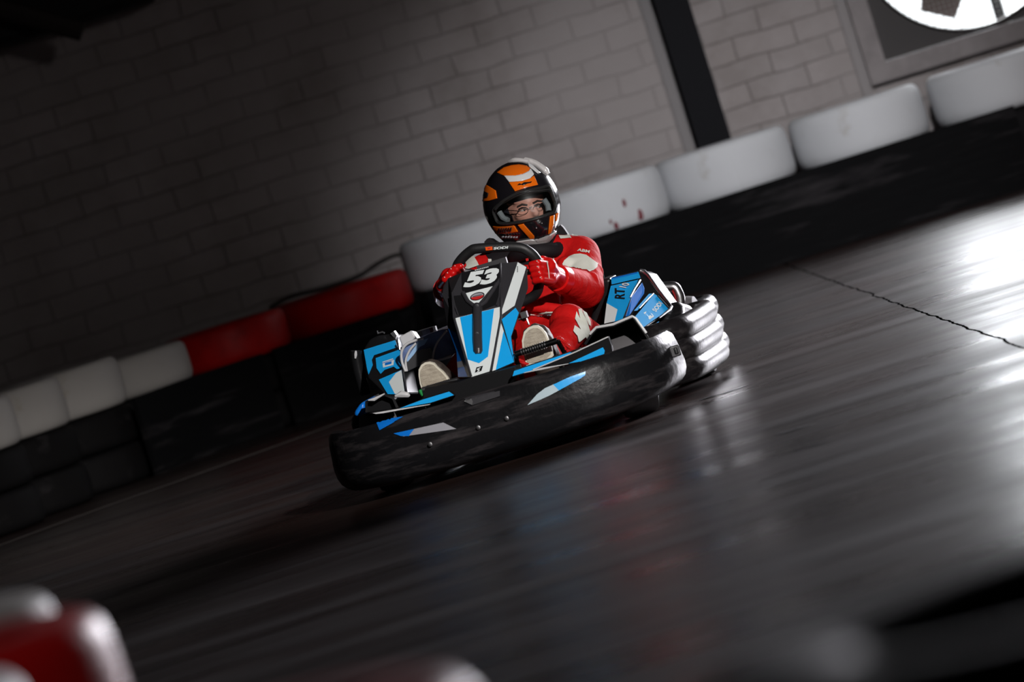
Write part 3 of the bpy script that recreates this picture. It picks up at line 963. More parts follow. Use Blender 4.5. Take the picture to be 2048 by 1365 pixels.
# wheel arches
bm = bmesh.new()
ar = [(-60, 800), (0, 700), (65, 632), (235, 602), (430, 520), (463, 540), (570, 690), (600, 740)]
P1 = T(r2, ar, -0.74); P2 = T(r2, ar, -0.42)
for i in range(len(ar) - 1):
    addface(bm, [P1[i], P1[i + 1], P2[i + 1], P2[i]])
addface(bm, [P2[i] for i in range(len(ar))])  # black sheet painting in the darkness inside the arch
addface(bm, [P1[i] for i in range(len(ar))][::-1][0:0] or [P1[0], P1[1], P2[1], P2[0]]) if False else None
o = new_obj('wheel_arch', bm, BLACK, kart, smooth=False); sd = o.modifiers.new('s', 'SOLIDIFY'); sd.thickness = 0.008
bm = bmesh.new(); tube(bm, [p + Vector((0, -.004, 0)) for p in P1[1:7]], .0045, 8); new_obj('edge', bm, LIGHTGREY, o)
bm = bmesh.new()
al = [(190, 1150), (195, 1010), (430, 915), (545, 962), (605, 1095)]
P1 = T(r1, al, -0.76); P2 = T(r1, al, -0.42)
for i in range(len(al) - 1):
    addface(bm, [P1[i], P1[i + 1], P2[i + 1], P2[i]])
addface(bm, P2); addface(bm, T(r1, al, -0.72))
o = new_obj('wheel_arch', bm, BLACK, kart, smooth=False); sd = o.modifiers.new('s', 'SOLIDIFY'); sd.thickness = 0.008
bm = bmesh.new(); tube(bm, T(r1, [(225, 1000), (300, 990), (430, 918)], -0.765), [.002, .006, .002], 8)
tube(bm, T(r1, [(560, 950), (640, 925), (720, 935), (740, 950)], -0.7), [.004, .012, .009, .004], 8); new_obj('edge', bm, LIGHTGREY, o)
bm = bmesh.new(); prism(bm, T(r1, [(170, 1005), (215, 1200), (40, 1205), (60, 1130), (110, 1060)], -0.36), (0, .3, 0)); o = new_obj('side_bumper_cap', bm, BLUE2, kart)
bv = o.modifiers.new('b', 'BEVEL'); bv.width = 0.012; bv.segments = 4

# wheels
def wheel(cx, cy, r_, w_, steer=0, m=KTYRE):
    M = Matrix.Translation((cx, cy, r_)) @ Matrix.Rotation(steer, 4, 'Z') @ Matrix.Rotation(PI / 2, 4, 'Y')
    bm = bmesh.new(); h = w_ / 2
    lathe(bm, [(r_ * .52, -h * .9), (r_ * .8, -h), (r_ * .95, -h * .9), (r_, -h * .65), (r_, h * .65), (r_ * .95, h * .9), (r_ * .8, h), (r_ * .52, h * .9)], 40, M=M)
    bmesh.ops.recalc_face_normals(bm, faces=bm.faces)
    t = new_obj('wheel', bm, m, kart)
    bm = bmesh.new(); lathe(bm, [(0, -h * .3), (r_ * .2, -h * .3), (r_ * .3, -h * .6), (r_ * .5, -h * .8), (r_ * .55, -h * .85), (r_ * .55, h * .85), (r_ * .5, h * .8), (r_ * .3, h * .6), (r_ * .2, h * .3), (0, h * .3)], 32, M=M, closed=False)
    new_obj('rim', bm, STEEL, t)
wheel(.40, -.55, .14, .12, R(15)); wheel(-.44, -.52, .13, .12, R(15)); wheel(.45, .54, .14, .15); wheel(-.45, .54, .14, .15)
# chassis
bm = bmesh.new()
for s_ in (-1, 1):
    tube(bm, smoothpath([(s_ * .28, -.9, .07), (s_ * .30, -.5, .07), (s_ * .32, 0, .07), (s_ * .30, .5, .07), (s_ * .28, .9, .10)], 4), .015, 10)
tube(bm, [(-.36, -.52, .12), (.36, -.52, .12)], .014, 10); tube(bm, [(-.42, .54, .14), (.42, .54, .14)], .02, 12)
tube(bm, [(-.3, .1, .07), (.3, .1, .07)], .014, 10); tube(bm, [(-.28, -.88, .08), (.28, -.88, .08)], .014, 10)
box(bm, (0, -.38, .048), (.56, .95, .006))
new_obj('chassis', bm, STEEL, kart)
# seat
bm = bmesh.new()
rows = []
for i in range(15):
    t = i / 14
    yy = 0.02 + 0.42 * t ** 0.8
    zz = 0.09 + 0.42 * max(0, (t - 0.35) / 0.65) ** 1.1
    wdt = 0.17 + 0.02 * math.sin(t * PI) + (0.015 if 0.5 < t < 0.8 else 0)
    row = []
    for k in range(17):
        a = (k / 16 - 0.5) * 2
        lift = 0.16 * abs(a) ** 3
        row.append(bm.verts.new((0.10 + a * wdt, yy - lift * (t if t > .3 else .3) * 0.9, zz + lift * (1 - t) * 0.8)))
    rows.append(row)
for i in range(14):
    for k in range(16):
        bm.faces.new((rows[i][k], rows[i + 1][k], rows[i + 1][k + 1], rows[i][k + 1]))
seat = new_obj('seat', bm, BLACK, kart); sd = seat.modifiers.new('s', 'SOLIDIFY'); sd.thickness = 0.012; sd.offset = 1
bm = bmesh.new()                      # padded side shoulder of the seat
prism(bm, T(r2, [(100, 150), (215, 130), (210, 220), (165, 380), (140, 590), (20, 640), (0, 560), (60, 330)], 0.10), (0, .16, 0))
o = new_obj('seat_cover', bm, BLACK, kart, smooth=False); bv = o.modifiers.new('b', 'BEVEL'); bv.width = 0.012; bv.segments = 3

# right-hand (photo) side pod
def yp(cx, cy):
    return 0.10 - (cy - 100) / 500 * 0.38 - (0 if cx < 430 else (430 - cx) * 0.00035)
bm = bmesh.new()
prism(bm, T(r2, [(208, 125), (500, 55), (575, 85), (830, 440), (800, 480), (540, 650), (470, 600), (250, 600), (140, 600), (168, 385), (205, 215)], lambda x, y: yp(x, y) + .014), (0, .22, -.02))
pod = new_obj('side_pod', bm, BLACK, kart, smooth=False); bv = pod.modifiers.new('b', 'BEVEL'); bv.width = 0.006; bv.segments = 2
bm = bmesh.new()
st(r2, [(215, 133), (490, 68), (512, 132), (220, 198)], yp, .003, 1)
st(r2, [(215, 133), (480, 70), (482, 82), (216, 148)], yp, .0045, 2)
st(r2, [(212, 212), (487, 150), (330, 545), (255, 572), (145, 592), (170, 387)], yp, .003, 1)
st(r2, [(170, 387), (280, 450), (252, 570), (145, 594)], yp, .0045, 0)
st(r2, [(425, 320), (528, 178), (552, 238), (548, 290), (400, 512), (362, 524)], yp, .003, 2)
st(r2, [(445, 465), (598, 292), (640, 290), (510, 432), (480, 462)], yp, .003, 1)
st(r2, [(460, 520), (652, 293), (690, 318), (797, 452), (540, 632)], yp, .003, 1)
st(r2, [(560, 655), (700, 570), (690, 590), (590, 668)], yp, .003, 1)
lettering(bm, 'RT', r2, (352, 345), (352, 240), (250, 340), lambda x, y: yp(x, y) - .005, 3, 0.03, 0)
lettering(bm, '10', r2, (362, 235), (410, 190), (290, 222), lambda x, y: yp(x, y) - .005, 0, 0.03, 0)
lettering(bm, 'SODI', r2, (668, 480), (738, 392), (625, 455), lambda x, y: yp(x, y) - .005, 0, 0.03, 0)
st(r2, [(543, 485), (595, 455), (650, 520), (605, 552)], yp, .0045, 0)
st(r2, [(556, 492), (566, 486), (600, 530), (590, 536)], yp, .0055, 1); st(r2, [(590, 474), (598, 469), (636, 512), (627, 518)], yp, .0055, 1)
new_obj('stickers', bm, FM, pod, smooth=False)
bm = bmesh.new()
tube(bm, T(r2, [(500, 60), (545, 75), (590, 110), (700, 265), (818, 430), (800, 462), (700, 540)], lambda x, y: yp(x, y) - .004), [.007, .010, .007, .005, .008, .007, .003], 10)
tube(bm, T(r2, [(506, 158), (450, 245), (405, 330)], lambda x, y: yp(x, y) - .004), [.004, .004, .003], 8)
tube(bm, T(r2, [(640, 292), (560, 375), (500, 440)], lambda x, y: yp(x, y) - .004), [.003, .003, .002], 8)
tube(bm, T(r2, [(688, 320), (740, 380), (800, 448)], lambda x, y: yp(x, y) - .004), [.004, .005, .005], 8)
new_obj('edge_trim', bm, SILVER, pod)
bm = bmesh.new()
tube(bm, smoothpath(T(r2, [(650, 232), (780, 228), (848, 228), (880, 270), (905, 340), (900, 420)], 0.46), 5), .0195, 16)
new_obj('roll_tube', bm, SILVER, kart)
# pod shoulder over the side bumper
bm = bmesh.new()
prism(bm, T(r2, [(560, 690), (700, 590), (800, 390), (900, 370), (945, 420), (950, 480), (930, 560), (700, 640)], lambda x, y: -0.16 + (600 - y) * 0.0008), (0, .22, -.03))
o = new_obj('pod_shoulder', bm, SCUFF, kart, smooth=False); bv = o.modifiers.new('b', 'BEVEL'); bv.width = 0.015; bv.segments = 4

# left-hand (photo) side pod and the engine side
def yq(cx, cy):
    return 0.10 - (cy - 250) / 670 * 0.36
bm = bmesh.new()
prism(bm, T(r1, [(165, 360), (230, 250), (330, 200), (560, 170), (600, 240), (650, 600), (712, 925), (440, 930), (220, 720), (185, 600)], lambda x, y: yq(x, y) + .006), (0, .2, -.02))
pod2 = new_obj('side_pod', bm, BLACK, kart, smooth=False); bv = pod2.modifiers.new('b', 'BEVEL'); bv.width = 0.008; bv.segments = 2
bm = bmesh.new()
st(r1, [(172, 372), (562, 252), (592, 338), (300, 440), (272, 500), (285, 560), (232, 682), (212, 600)], yq, .003, 1)
st(r1, [(320, 475), (625, 365), (645, 592), (585, 612), (545, 580), (430, 622), (382, 672), (332, 600)], yq, .003, 1)
st(r1, [(360, 742), (560, 655), (640, 622), (685, 925), (470, 922)], yq, .003, 1)
st(r1, [(485, 772), (572, 660), (640, 622), (686, 928), (558, 918)], yq, .0045, 0)
st(r1, [(405, 520), (535, 478), (550, 500), (542, 560), (412, 592)], yq, .0045, 0)
st(r1, [(435, 535), (520, 512), (516, 545), (438, 566)], yq, .0055, 2)
st(r1, [(405, 532), (545, 488), (545, 495), (405, 540)], yq, .0056, 2)
new_obj('stickers', bm, FM, pod2, smooth=False)
bm = bmesh.new()
tube(bm, T(r1, [(640, 350), (650, 600), (712, 925)], lambda x, y: yq(x, y) - .004), [.004, .004, .004], 8)
new_obj('edge_trim', bm, DARKGREY, pod2)
bm = bmesh.new()                       # outer bumper upright at far left
tube(bm, smoothpath(T(r1, [(75, 385), (80, 480), (110, 640), (150, 780), (190, 930)], 0.0), 5), .019, 14)
o = new_obj('pod_guard', bm, BLACK, kart)
bm = bmesh.new(); tube(bm, T(r1, [(72, 385), (70, 430), (66, 480)], -0.022), [.003, .0055, .003], 8); new_obj('edge', bm, LIGHTGREY, o)  # pale strip stands in for a highlight on the guard
# engine block behind the left pod
bm = bmesh.new()
box(bm, (-.36, .30, .22), (.2, .26, .22)); box(bm, (-.36, .30, .37), (.14, .16, .09)); cyl(bm, (-.36, .30, .40), (-.36, .30, .44), .045, 20)
for k in range(6):
    box(bm, (-.36, .30, .335 + k * .012), (.17, .19, .004))
o = new_obj('engine', bm, DARKGREY, kart, smooth=False)
bm = bmesh.new()
prism(bm, T(r1, [(500, 170), (545, 142), (582, 195), (560, 232), (530, 205)], 0.12), (0, .03, 0))
tube(bm, T(r1, [(340, 135), (345, 170), (400, 150), (430, 165)], .14), .003, 6)
new_obj('fittings', bm, SILVER, o)
# fuel tank, silver bracket
bm = bmesh.new()
prism(bm, T(r1, [(600, 215), (765, 125), (845, 245), (650, 342)], -0.02), (0, .07, -.01))
o = new_obj('bracket', bm, LIGHTGREY, kart, smooth=False); bv = o.modifiers.new('b', 'BEVEL'); bv.width = 0.006; bv.segments = 3
bm = bmesh.new()
prism(bm, smoothpath(T(r1, [(640, 400), (700, 300), (850, 240), (1000, 170), (1200, 115), (1300, 200), (1320, 330), (1260, 460), (1040, 520), (820, 590), (700, 650), (655, 560)], -0.10), 3, True), (0, .25, 0))
tank = new_obj('fuel_tank', bm, mat('smoky_blue_tank_plastic', (0.06, 0.08, 0.18), 0.25, coat=0.5, vary=(6, (0.22, 0.32, 0.58), 0.45, 0.75)), kart, smooth=False); bv = tank.modifiers.new('b', 'BEVEL'); bv.width = 0.02; bv.segments = 4
bm = bmesh.new()
tube(bm, smoothpath(T(r1, [(690, 640), (645, 520), (640, 400), (700, 305), (830, 250), (910, 232)], -0.115), 4), .0045, 8)
tube(bm, smoothpath(T(r1, [(1025, 515), (1040, 400), (1090, 270), (1200, 135)], -0.115), 4), .0035, 8)
tube(bm, T(r1, [(1040, 510), (1150, 490), (1258, 450)], -0.115), [.002, .004, .005], 8)
tube(bm, smoothpath(T(r1, [(705, 640), (690, 510), (740, 380), (820, 290)], -0.115), 4), .004, 8)
new_obj('edge', bm, LIGHTGREY, tank)  # pale tubes stand in for highlights along the clear tank
bm = bmesh.new()
prism(bm, T(r1, [(720, 540), (700, 490), (850, 270), (970, 230), (920, 310), (860, 340), (800, 420), (790, 480)], -0.112), (0, .004, 0), 0)
prism(bm, T(r1, [(700, 540), (820, 400), (880, 370), (1000, 350), (1020, 400), (1010, 520), (880, 560), (730, 630), (700, 620)], -0.114), (0, .004, 0), 1)
new_obj('sticker', bm, [mat('pale_blue_vinyl', (0.30, 0.48, 0.72), 0.4), STEEL], tank, smooth=False)

# pedals: knurled bars with red springs
bm = bmesh.new()
a = K(*c3(215, 808), -0.72); b_ = K(*c3(575, 690), -0.72)
tube(bm, [a, b_], .010, 14)
for k in range(11):
    p = a.lerp(b_, 0.15 + 0.055 * k); q = a.lerp(b_, 0.15 + 0.055 * k + 0.02)
    tube(bm, [p, q], .0122, 14, mi=1)
tube(bm, [b_, b_ + Vector((.02, .05, -.12))], .008, 8); tube(bm, [a, a + Vector((-.01, .05, -.10))], .008, 8)
ped = new_obj('pedal', bm, [mat('dark_chrome', (0.12, 0.125, 0.13), 0.25, metal=1), SILVER], kart)
bm = bmesh.new()
for (s_, e_) in (((205, 800), (240, 900)), ((220, 840), (310, 895)), ((575, 660), (640, 770)), ((580, 655), (700, 770))):
    A0 = K(*c3(*s_), -0.70); B0 = K(*c3(*e_), -0.70)
    pts = []
    for k in range(60):
        t = k / 59
        pts.append(A0.lerp(B0, t) + Vector((.007 * math.cos(k * 1.3), .007 * math.sin(k * 1.3), 0)))
    tube(bm, pts, .0025, 6)
new_obj('spring', bm, mat('red_spring', (0.5, 0.01, 0.01), 0.35), ped)
bm = bmesh.new()
a = K(*r1(900, 872), -0.74); b_ = K(*r1(1340, 745), -0.74)
tube(bm, [a, b_], .009, 14)
for k in range(14):
    p = a.lerp(b_, 0.15 + 0.045 * k); q = a.lerp(b_, 0.15 + 0.045 * k + 0.018)
    tube(bm, [p, q], .0105, 14)
tube(bm, [a, a + Vector((-.01, .05, -.09))], .008, 8); tube(bm, [b_, b_ + Vector((.01, .05, -.09))], .008, 8)
ped2 = new_obj('pedal', bm, STEEL, kart)
bm = bmesh.new(); tube(bm, T(r1, [(868, 870), (880, 905), (905, 960)], -0.75), [.006, .005, .002], 8); new_obj('clip', bm, GREEN, ped2)
# small steering column bracket seen right of the fairing
bm = bmesh.new()
box(bm, K(*r3(370, 225), -0.50), (.02, .03, .02)); tube(bm, T(r3, [(280, 300), (400, 270), (440, 380)], -0.5), .004, 8)
new_obj('brake_bracket', bm, SILVER, kart)

# steering wheel
loop = T(c5, [(243, 275, -.36), (272, 195, -.375), (365, 105, -.385), (450, 78, -.39), (780, 66, -.39), (900, 108, -.385), (972, 185, -.37), (1005, 280, -.35), (995, 400, -.33), (930, 520, -.31), (640, 620, -.30), (380, 590, -.31), (265, 430, -.34)], -.35)
bm = bmesh.new()
tube(bm, smoothpath(loop, 6, True), .0165, 16, closed=True)
sw = new_obj('steering_wheel', bm, mat('black_leather', (0.010, 0.010, 0.011), 0.5, bump=(150, 0.4, 0.001)), kart)
bm = bmesh.new()
hubc = K(*c5(600, 330), -.36)
box(bm, hubc, (.10, .02, .10)); 
for tgt in (loop[0], loop[7], loop[10]):
    tube(bm, [hubc, tgt], .010, 8)
new_obj('spoke', bm, STEEL, sw)
bm = bmesh.new(); tube(bm, [hubc, Vector((hubc.x * .4, -.62, .22)), Vector((0, -.78, .10))], .011, 10)
new_obj('steering_column', bm, STEEL, kart)
bm = bmesh.new()
prism(bm, T(c5, [(503, 66), (566, 60), (570, 93), (508, 98)], -.409), (0, .002, 0), 0)
lettering(bm, 'SODI', c5, (577, 91), (716, 79), (574, 68), -.4095, 1, 0.04, 0.2)
prism(bm, T(c5, [(525, 74), (556, 70), (543, 84), (528, 86)], -.4105), (0, .001, 0), 2)
new_obj('stickers', bm, [ORANGE, WHITE, REDV], sw, smooth=False)
bm = bmesh.new()
prism(bm, T(c5, [(870, 172), (890, 168), (893, 190), (876, 196)], -.39), (0, .012, 0), 0)
new_obj('button', bm, mat('red_button', (0.6, 0.01, 0.01), 0.3), sw, smooth=False)

# ------------------------------------------------------------------ driver
drv = thing('person', 'driver in red racing suit, red gloves and orange-black helmet steering the go-kart', 'person', KARTLOC, -YAW)
SUIT = mat('red_race_suit', (0.56, 0.008, 0.008), 0.75, spec=0.1, vary=(10, (0.40, 0.006, 0.006), 0.45, 0.75), bump=(16, 0.9, 0.012))
SKIN = mat('skin', (0.52, 0.25, 0.19), 0.75, spec=0.05)
BALA = mat('dark_balaclava', (0.02, 0.018, 0.03), 0.8)
WPATCH = mat('white_suit_fabric', (0.66, 0.67, 0.60), 0.75, bump=(16, 0.6, 0.008))
HC = K(1044, 411, .18)
HR = Matrix.Rotation(R(30), 3, 'Z') @ Matrix.Rotation(R(4), 3, 'X')
bm = bmesh.new()
pel = Vector((.105, .26, .17)); chest = K(1078, 548, .24); ribs_ = K(1085, 590, .26)
shR = K(1160, 512, .20); elR = K(1172, 580, .03); wrR = K(1116, 556, -.18)
shL = K(958, 555, .20); elL = K(925, 612, -.02); wrL = K(905, 580, -.24)
kR = K(1141, 655, -.32); anR = K(1098, 722, -.56); kL = K(990, 660, -.32); anL = K(900, 770, -.54)
capsule(bm, pel, ribs_, .135, .14); capsule(bm, ribs_, chest, .14, .13)
blob(bm, chest + Vector((0, 0, .02)), (.17, .11, .10))
capsule(bm, shR, shL.lerp(shR, .5) + Vector((0, .02, .03)), .068, .085); capsule(bm, shL, shL.lerp(shR, .5) + Vector((0, .02, .03)), .068, .085)
capsule(bm, shR, elR, .069, .062); capsule(bm, elR, wrR, .062, .042)
capsule(bm, shL, elL, .069, .058); capsule(bm, elL, wrL, .058, .040)
blob(bm, K(1150, 590, .02), (.06, .06, .045))
capsule(bm, pel + Vector((.08, -.02, 0)), kR, .10, .066); capsule(bm, kR, anR, .064, .048)
capsule(bm, pel + Vector((-.08, -.02, 0)), kL, .10, .072); capsule(bm, kL, anL, .064, .045)
blob(bm, kR + Vector((.0, -.01, .01)), (.066, .06, .07))
capsule(bm, K(1070, 632, -.10), K(1110, 640, -.02), .045, .05)
neck = HC + Vector((.01, .05, -.15)); capsule(bm, chest + Vector((0, .02, .08)), HC + Vector((0, .02, -.05)), .062, .055)
# head with face
blob(bm, HC + Vector((0, .02, .01)), (.080, .098, .115), HR.to_4x4().to_3x3())
blob(bm, HC + HR @ Vector((0, -.035, -.03)), (.062, .062, .075), HR)
blob(bm, HC + HR @ Vector((0, -.062, .022)), (.055, .030, .012), HR)          # brow
blob(bm, HC + HR @ Vector((0, -.100, -.030)), (.013, .018, .014), HR)          # nose tip
capsule(bm, HC + HR @ Vector((0, -.085, .008)), HC + HR @ Vector((0, -.104, -.026)), .008, .011)
for s_ in (-1, 1):
    blob(bm, HC + HR @ Vector((s_ * .034, -.066, -.025)), (.026, .026, .022), HR)  # cheeks
# fabric folds
for (a0, b0, r0) in ((K(1118, 620, -.12), K(1060, 612, -.16), .02), (K(1180, 560, .0), K(1140, 600, -.02), .03), (K(1130, 530, .08), K(1190, 545, .1), .03)):
    capsule(bm, a0, b0, r0, r0)
bm2 = remeshed(bm, .0055, 5)
hz = HC.z
HI = HR.inverted()
for f in bm2.faces:
    c = f.calc_center_median()
    q = HI @ (c - HC)
    if c.z > hz - .125 and (c - HC).length < .17:
        if abs(q.x) < .060 and -.070 < q.z < .022 and q.y < .0:
            f.material_index = 1
        else:
            f.material_index = 2  # balaclava, drawn low to paint in shade at the top of the port
body = new_obj('body', bm2, [SUIT, SKIN, BALA], drv)
NEOP = mat('black_neoprene', (0.010, 0.008, 0.010), 0.7, spec=0.2)
decal(body, [
    (c1, [(560, 880), (1290, 850), (1245, 945), (1200, 1010), (1160, 1050), (1085, 1095), (1000, 1160), (850, 1170), (845, 1055), (745, 1055), (735, 1150), (632, 1165), (628, 1065), (560, 1050), (530, 960)], NEOP),
    (r4, [(718, 600), (740, 560), (800, 510), (880, 475), (960, 468), (1040, 485), (1120, 545), (1195, 600), (1185, 650), (1140, 690), (1085, 715), (1045, 685), (940, 682), (880, 650), (800, 650), (740, 655)], WPATCH),
    (r4, [(545, 420), (635, 398), (605, 530), (500, 545), (520, 480)], WPATCH),
    (r4, [(560, 450), (590, 440), (580, 500), (545, 500)], REDV),
    (r4, [(665, 225), (800, 225), (830, 255), (690, 268)], WPATCH),
    (r4, [(815, 180), (900, 205), (930, 235), (850, 230)], WPATCH),
    (r4, [(690, 75), (710, 90), (740, 150), (800, 200), (840, 262), (815, 258), (770, 205), (725, 160)], WPATCH),
    (r4, ('text', 'ABM', (920, 440), (1075, 470), (930, 402), 0.03, 0), WPATCH),
    (r4, [(375, 520), (470, 445), (495, 445), (485, 462), (400, 525)], WPATCH),
    (r4, [(645, 965), (680, 962), (700, 1010), (730, 1150), (700, 1155), (685, 1040), (650, 1000)], WPATCH),
    (r3, [(425, 222), (560, 190), (700, 168), (815, 168), (812, 185), (700, 185), (440, 240)], WPATCH),
    (r3, [(540, 225), (700, 195), (800, 190), (740, 235), (560, 238)], GREYST),
    (r3, [(1175, 160), (1215, 155), (1250, 240), (1285, 300), (1340, 480), (1320, 540), (1300, 600), (1270, 560), (1180, 640), (1165, 640), (1150, 560), (1090, 490), (1115, 405), (1200, 460), (1125, 310), (1150, 190), (1200, 300), (1240, 320)], WPATCH),
    (r3, [(1230, 175), (1290, 215), (1340, 330), (1350, 400), (1320, 380), (1270, 270)], WPATCH),
    (c2, [(1130, 395), (1185, 310), (1230, 300), (1190, 345), (1180, 380), (1260, 385), (1160, 425)], WPATCH),
    (c2, [(1355, 320), (1385, 320), (1385, 375), (1358, 375)], WPATCH),
], off=0.002, step=2.5)
# black collar and neck guard
bm = bmesh.new()
nc = K(1072, 502, .18)
tor = []
for k in range(28):
    a = 2 * PI * k / 28
    tor.append(nc + HR @ Vector((.080 * math.cos(a), .082 * math.sin(a), .012 * math.sin(2 * a))))
tube(bm, tor, .025, 14, closed=True)
capsule(bm, nc + Vector((0, .02, -.05)), nc + Vector((0, .02, .0)), .078, .070)
prism(bm, T(r4, [(640, 100), (690, 70), (730, 110), (790, 200), (640, 215)], .2), (0, .03, 0))
prism(bm, T(c1, [(548, 930), (575, 900), (620, 905), (680, 945), (640, 985), (560, 985)], .1), (0, .05, 0))
new_obj('collar', bm, mat('black_neoprene', (0.010, 0.008, 0.010), 0.7), drv)

# helmet
bm = bmesh.new()
NU, NV = 220, 130
def hshape(az, el, s=1.0):
    """az 0 = front, el elevation"""
    x = math.sin(az) * math.cos(el); y = -math.cos(az) * math.cos(el); z = math.sin(el)
    fx, fy, fz = .126, .148, .150
    low = max(0, -z)
    X = x * fx * (1 - .10 * low); Y = y * fy; Z = z * (fz if z > 0 else .142 + (.016 if y < .3 else 0.016 - min(.016, (y - .3) * .03)))
    if y < 0:
        Y -= .030 * min(1, low * 1.8) * (-y) ** 1.5
        if z < -.15:
            X *= 1 - .10 * min(1, (-z - .15) * 2) * (-y)
    else:
        Y *= 1 - .16 * low
        Z -= .0
    return Vector((X, Y, Z)) * s
def pix(p):                            # kart-frame point -> photo pixel (used only to cut the eye port)
    w_ = KM @ p - CAM
    d_ = w_.dot(Fw)
    return 1024 + FPX * w_.dot(Ix) / d_, 682.5 - FPX * w_.dot(Iu) / d_
def inside(x, y, poly):
    c = False
    n = len(poly)
    for i in range(n):
        x1_, y1_ = poly[i]; x2_, y2_ = poly[i - 1]
        if (y1_ > y) != (y2_ > y) and x < (x2_ - x1_) * (y - y1_) / (y2_ - y1_) + x1_:
            c = not c
    return c
port = [c1(*q) for q in [(655, 600), (672, 690), (705, 735), (800, 742), (930, 725), (1080, 690), (1180, 655), (1248, 625), (1262, 560), (1235, 470), (1205, 415), (1120, 415), (1000, 430), (880, 460), (760, 520)]]
vs = []
for j in range(NV + 1):
    el = R(90) - R(154) * j / NV
    vs.append([bm.verts.new(HC + HR @ hshape(2 * PI * i / NU, el)) for i in range(NU)])
for j in range(NV):
    for i in range(NU):
        i2 = (i + 1) % NU
        q = [vs[j][i], vs[j][i2], vs[j + 1][i2], vs[j + 1][i]]
        cc = sum((v.co for v in q), Vector()) / 4
        if (HI @ (cc - HC)).y < .02:
            X, Y = pix(cc)
            if inside(X, Y, port):
                continue
        try:
            bm.faces.new(q[::-1])
        except ValueError:
            pass
bmesh.ops.remove_doubles(bm, verts=bm.verts, dist=1e-5)
HBLK = mat('black_gloss_helmet', (0.008, 0.007, 0.009), 0.16, coat=0.6)
HORG = mat('orange_gloss_helmet', (0.72, 0.13, 0.004), 0.2, coat=0.6)
HWHT = mat('white_gloss_helmet', (0.62, 0.62, 0.62), 0.2, coat=0.6)
hel = new_obj('helmet', bm, [HBLK], drv)
decal(hel, [
    (c1, [(672, 228), (740, 180), (820, 155), (900, 148), (975, 160), (1010, 185), (1000, 215), (930, 250), (860, 262), (750, 262)], HORG),
    (c1, [(750, 262), (860, 262), (930, 250), (1000, 215), (1015, 190), (1045, 235), (1050, 250), (1010, 290), (930, 315), (800, 325)], HWHT),
    (c1, [(800, 330), (930, 318), (1010, 292), (1050, 262), (1090, 355), (980, 380), (860, 420)], HORG),
    (c1, [(535, 400), (575, 355), (665, 410), (680, 490), (600, 515), (528, 522), (520, 470)], HORG),
    (c1, [(638, 768), (700, 772), (850, 760), (890, 825), (780, 845), (665, 842)], HORG),
    (c1, [(890, 758), (945, 745), (1055, 870), (1055, 895), (1015, 898)], HORG),
    (c1, [(1210, 672), (1250, 660), (1245, 745), (1215, 840), (1190, 850)], HORG),
    (c1, [(1268, 645), (1298, 632), (1292, 690), (1265, 720)], HORG),
    (c1, [(870, 925), (1020, 900), (1060, 905), (1080, 925), (1180, 905), (1200, 860), (1280, 810), (1270, 860), (1210, 925), (1120, 952), (1000, 955)], HWHT),
    (c1, [(985, 140), (1030, 165), (1110, 240), (1085, 245), (1000, 175)], HWHT),
    (c1, [(885, 362), (905, 345), (925, 352), (950, 335), (960, 350), (1000, 332), (1028, 325), (1020, 338), (985, 345), (950, 362), (920, 358)], HBLK),
    (c1, [(560, 420), (600, 440), (590, 480), (550, 470)], HBLK),
    *[(c1, [(695 + 24 * k, 830 - 3 * k), (709 + 24 * k, 828 - 3 * k), (714 + 24 * k, 786 - 2 * k), (702 + 24 * k, 788 - 2 * k)], HBLK) for k in range(6)],
    *[(c1, [(735 + 28 * k, 880 - k), (755 + 28 * k, 879 - k), (757 + 28 * k, 861), (738 + 28 * k, 862)], GREYST) for k in range(6)],
], off=0.0012, step=2.5)
bmx = bmesh.new(); bmx.from_mesh(hel.data); bmx.free()
sd = hel.modifiers.new('s', 'SOLIDIFY'); sd.thickness = 0.004; sd.offset = -1
# edge bands around port
tree = BVHTree.FromObject(hel, bpy.context.evaluated_depsgraph_get()) if False else None
def onhelmet(q, s):
    # intersection of a sight line with the scaled helmet, found by marching the analytic shell
    d = (KI.to_3x3() @ ray(*q)).normalized()
    base = (HC - CAML).dot(d)
    best = None
    t = base - .25
    while t < base + .05:
        p = CAML + d * t
        h = HI @ (p - HC)
        az = math.atan2(h.x, -h.y)
        # solve elevation by search
        r_h = h.length
        lo = None
        for k in range(-50, 91, 2):
            e = hshape(az, R(k), s)
            ang = (e.normalized() - h.normalized()).length
            if lo is None or ang < lo[0]:
                lo = (ang, e.length)
        if r_h <= lo[1]:
            return p
        t += .003
    return CAML + d * (base - .12)
def bigport(scale):
    cx_ = sum(p[0] for p in port) / len(port); cy_ = sum(p[1] for p in port) / len(port)
    return [(cx_ + (p[0] - cx_) * scale, cy_ + (p[1] - cy_) * scale) for p in port]
rim = [onhelmet(q, 1.0) for q in bigport(1.02)]
bm = bmesh.new(); tube(bm, smoothpath(rim, 4, True), .006, 10, closed=True)
new_obj('port_gasket', bm, mat('black_gasket', (0.012, 0.012, 0.012), 0.5), hel)
rim2 = smoothpath([onhelmet(q, 1.035) for q in bigport(1.05)], 4, True)
bm = bmesh.new()
cen = sum(rim2, Vector()) / len(rim2)
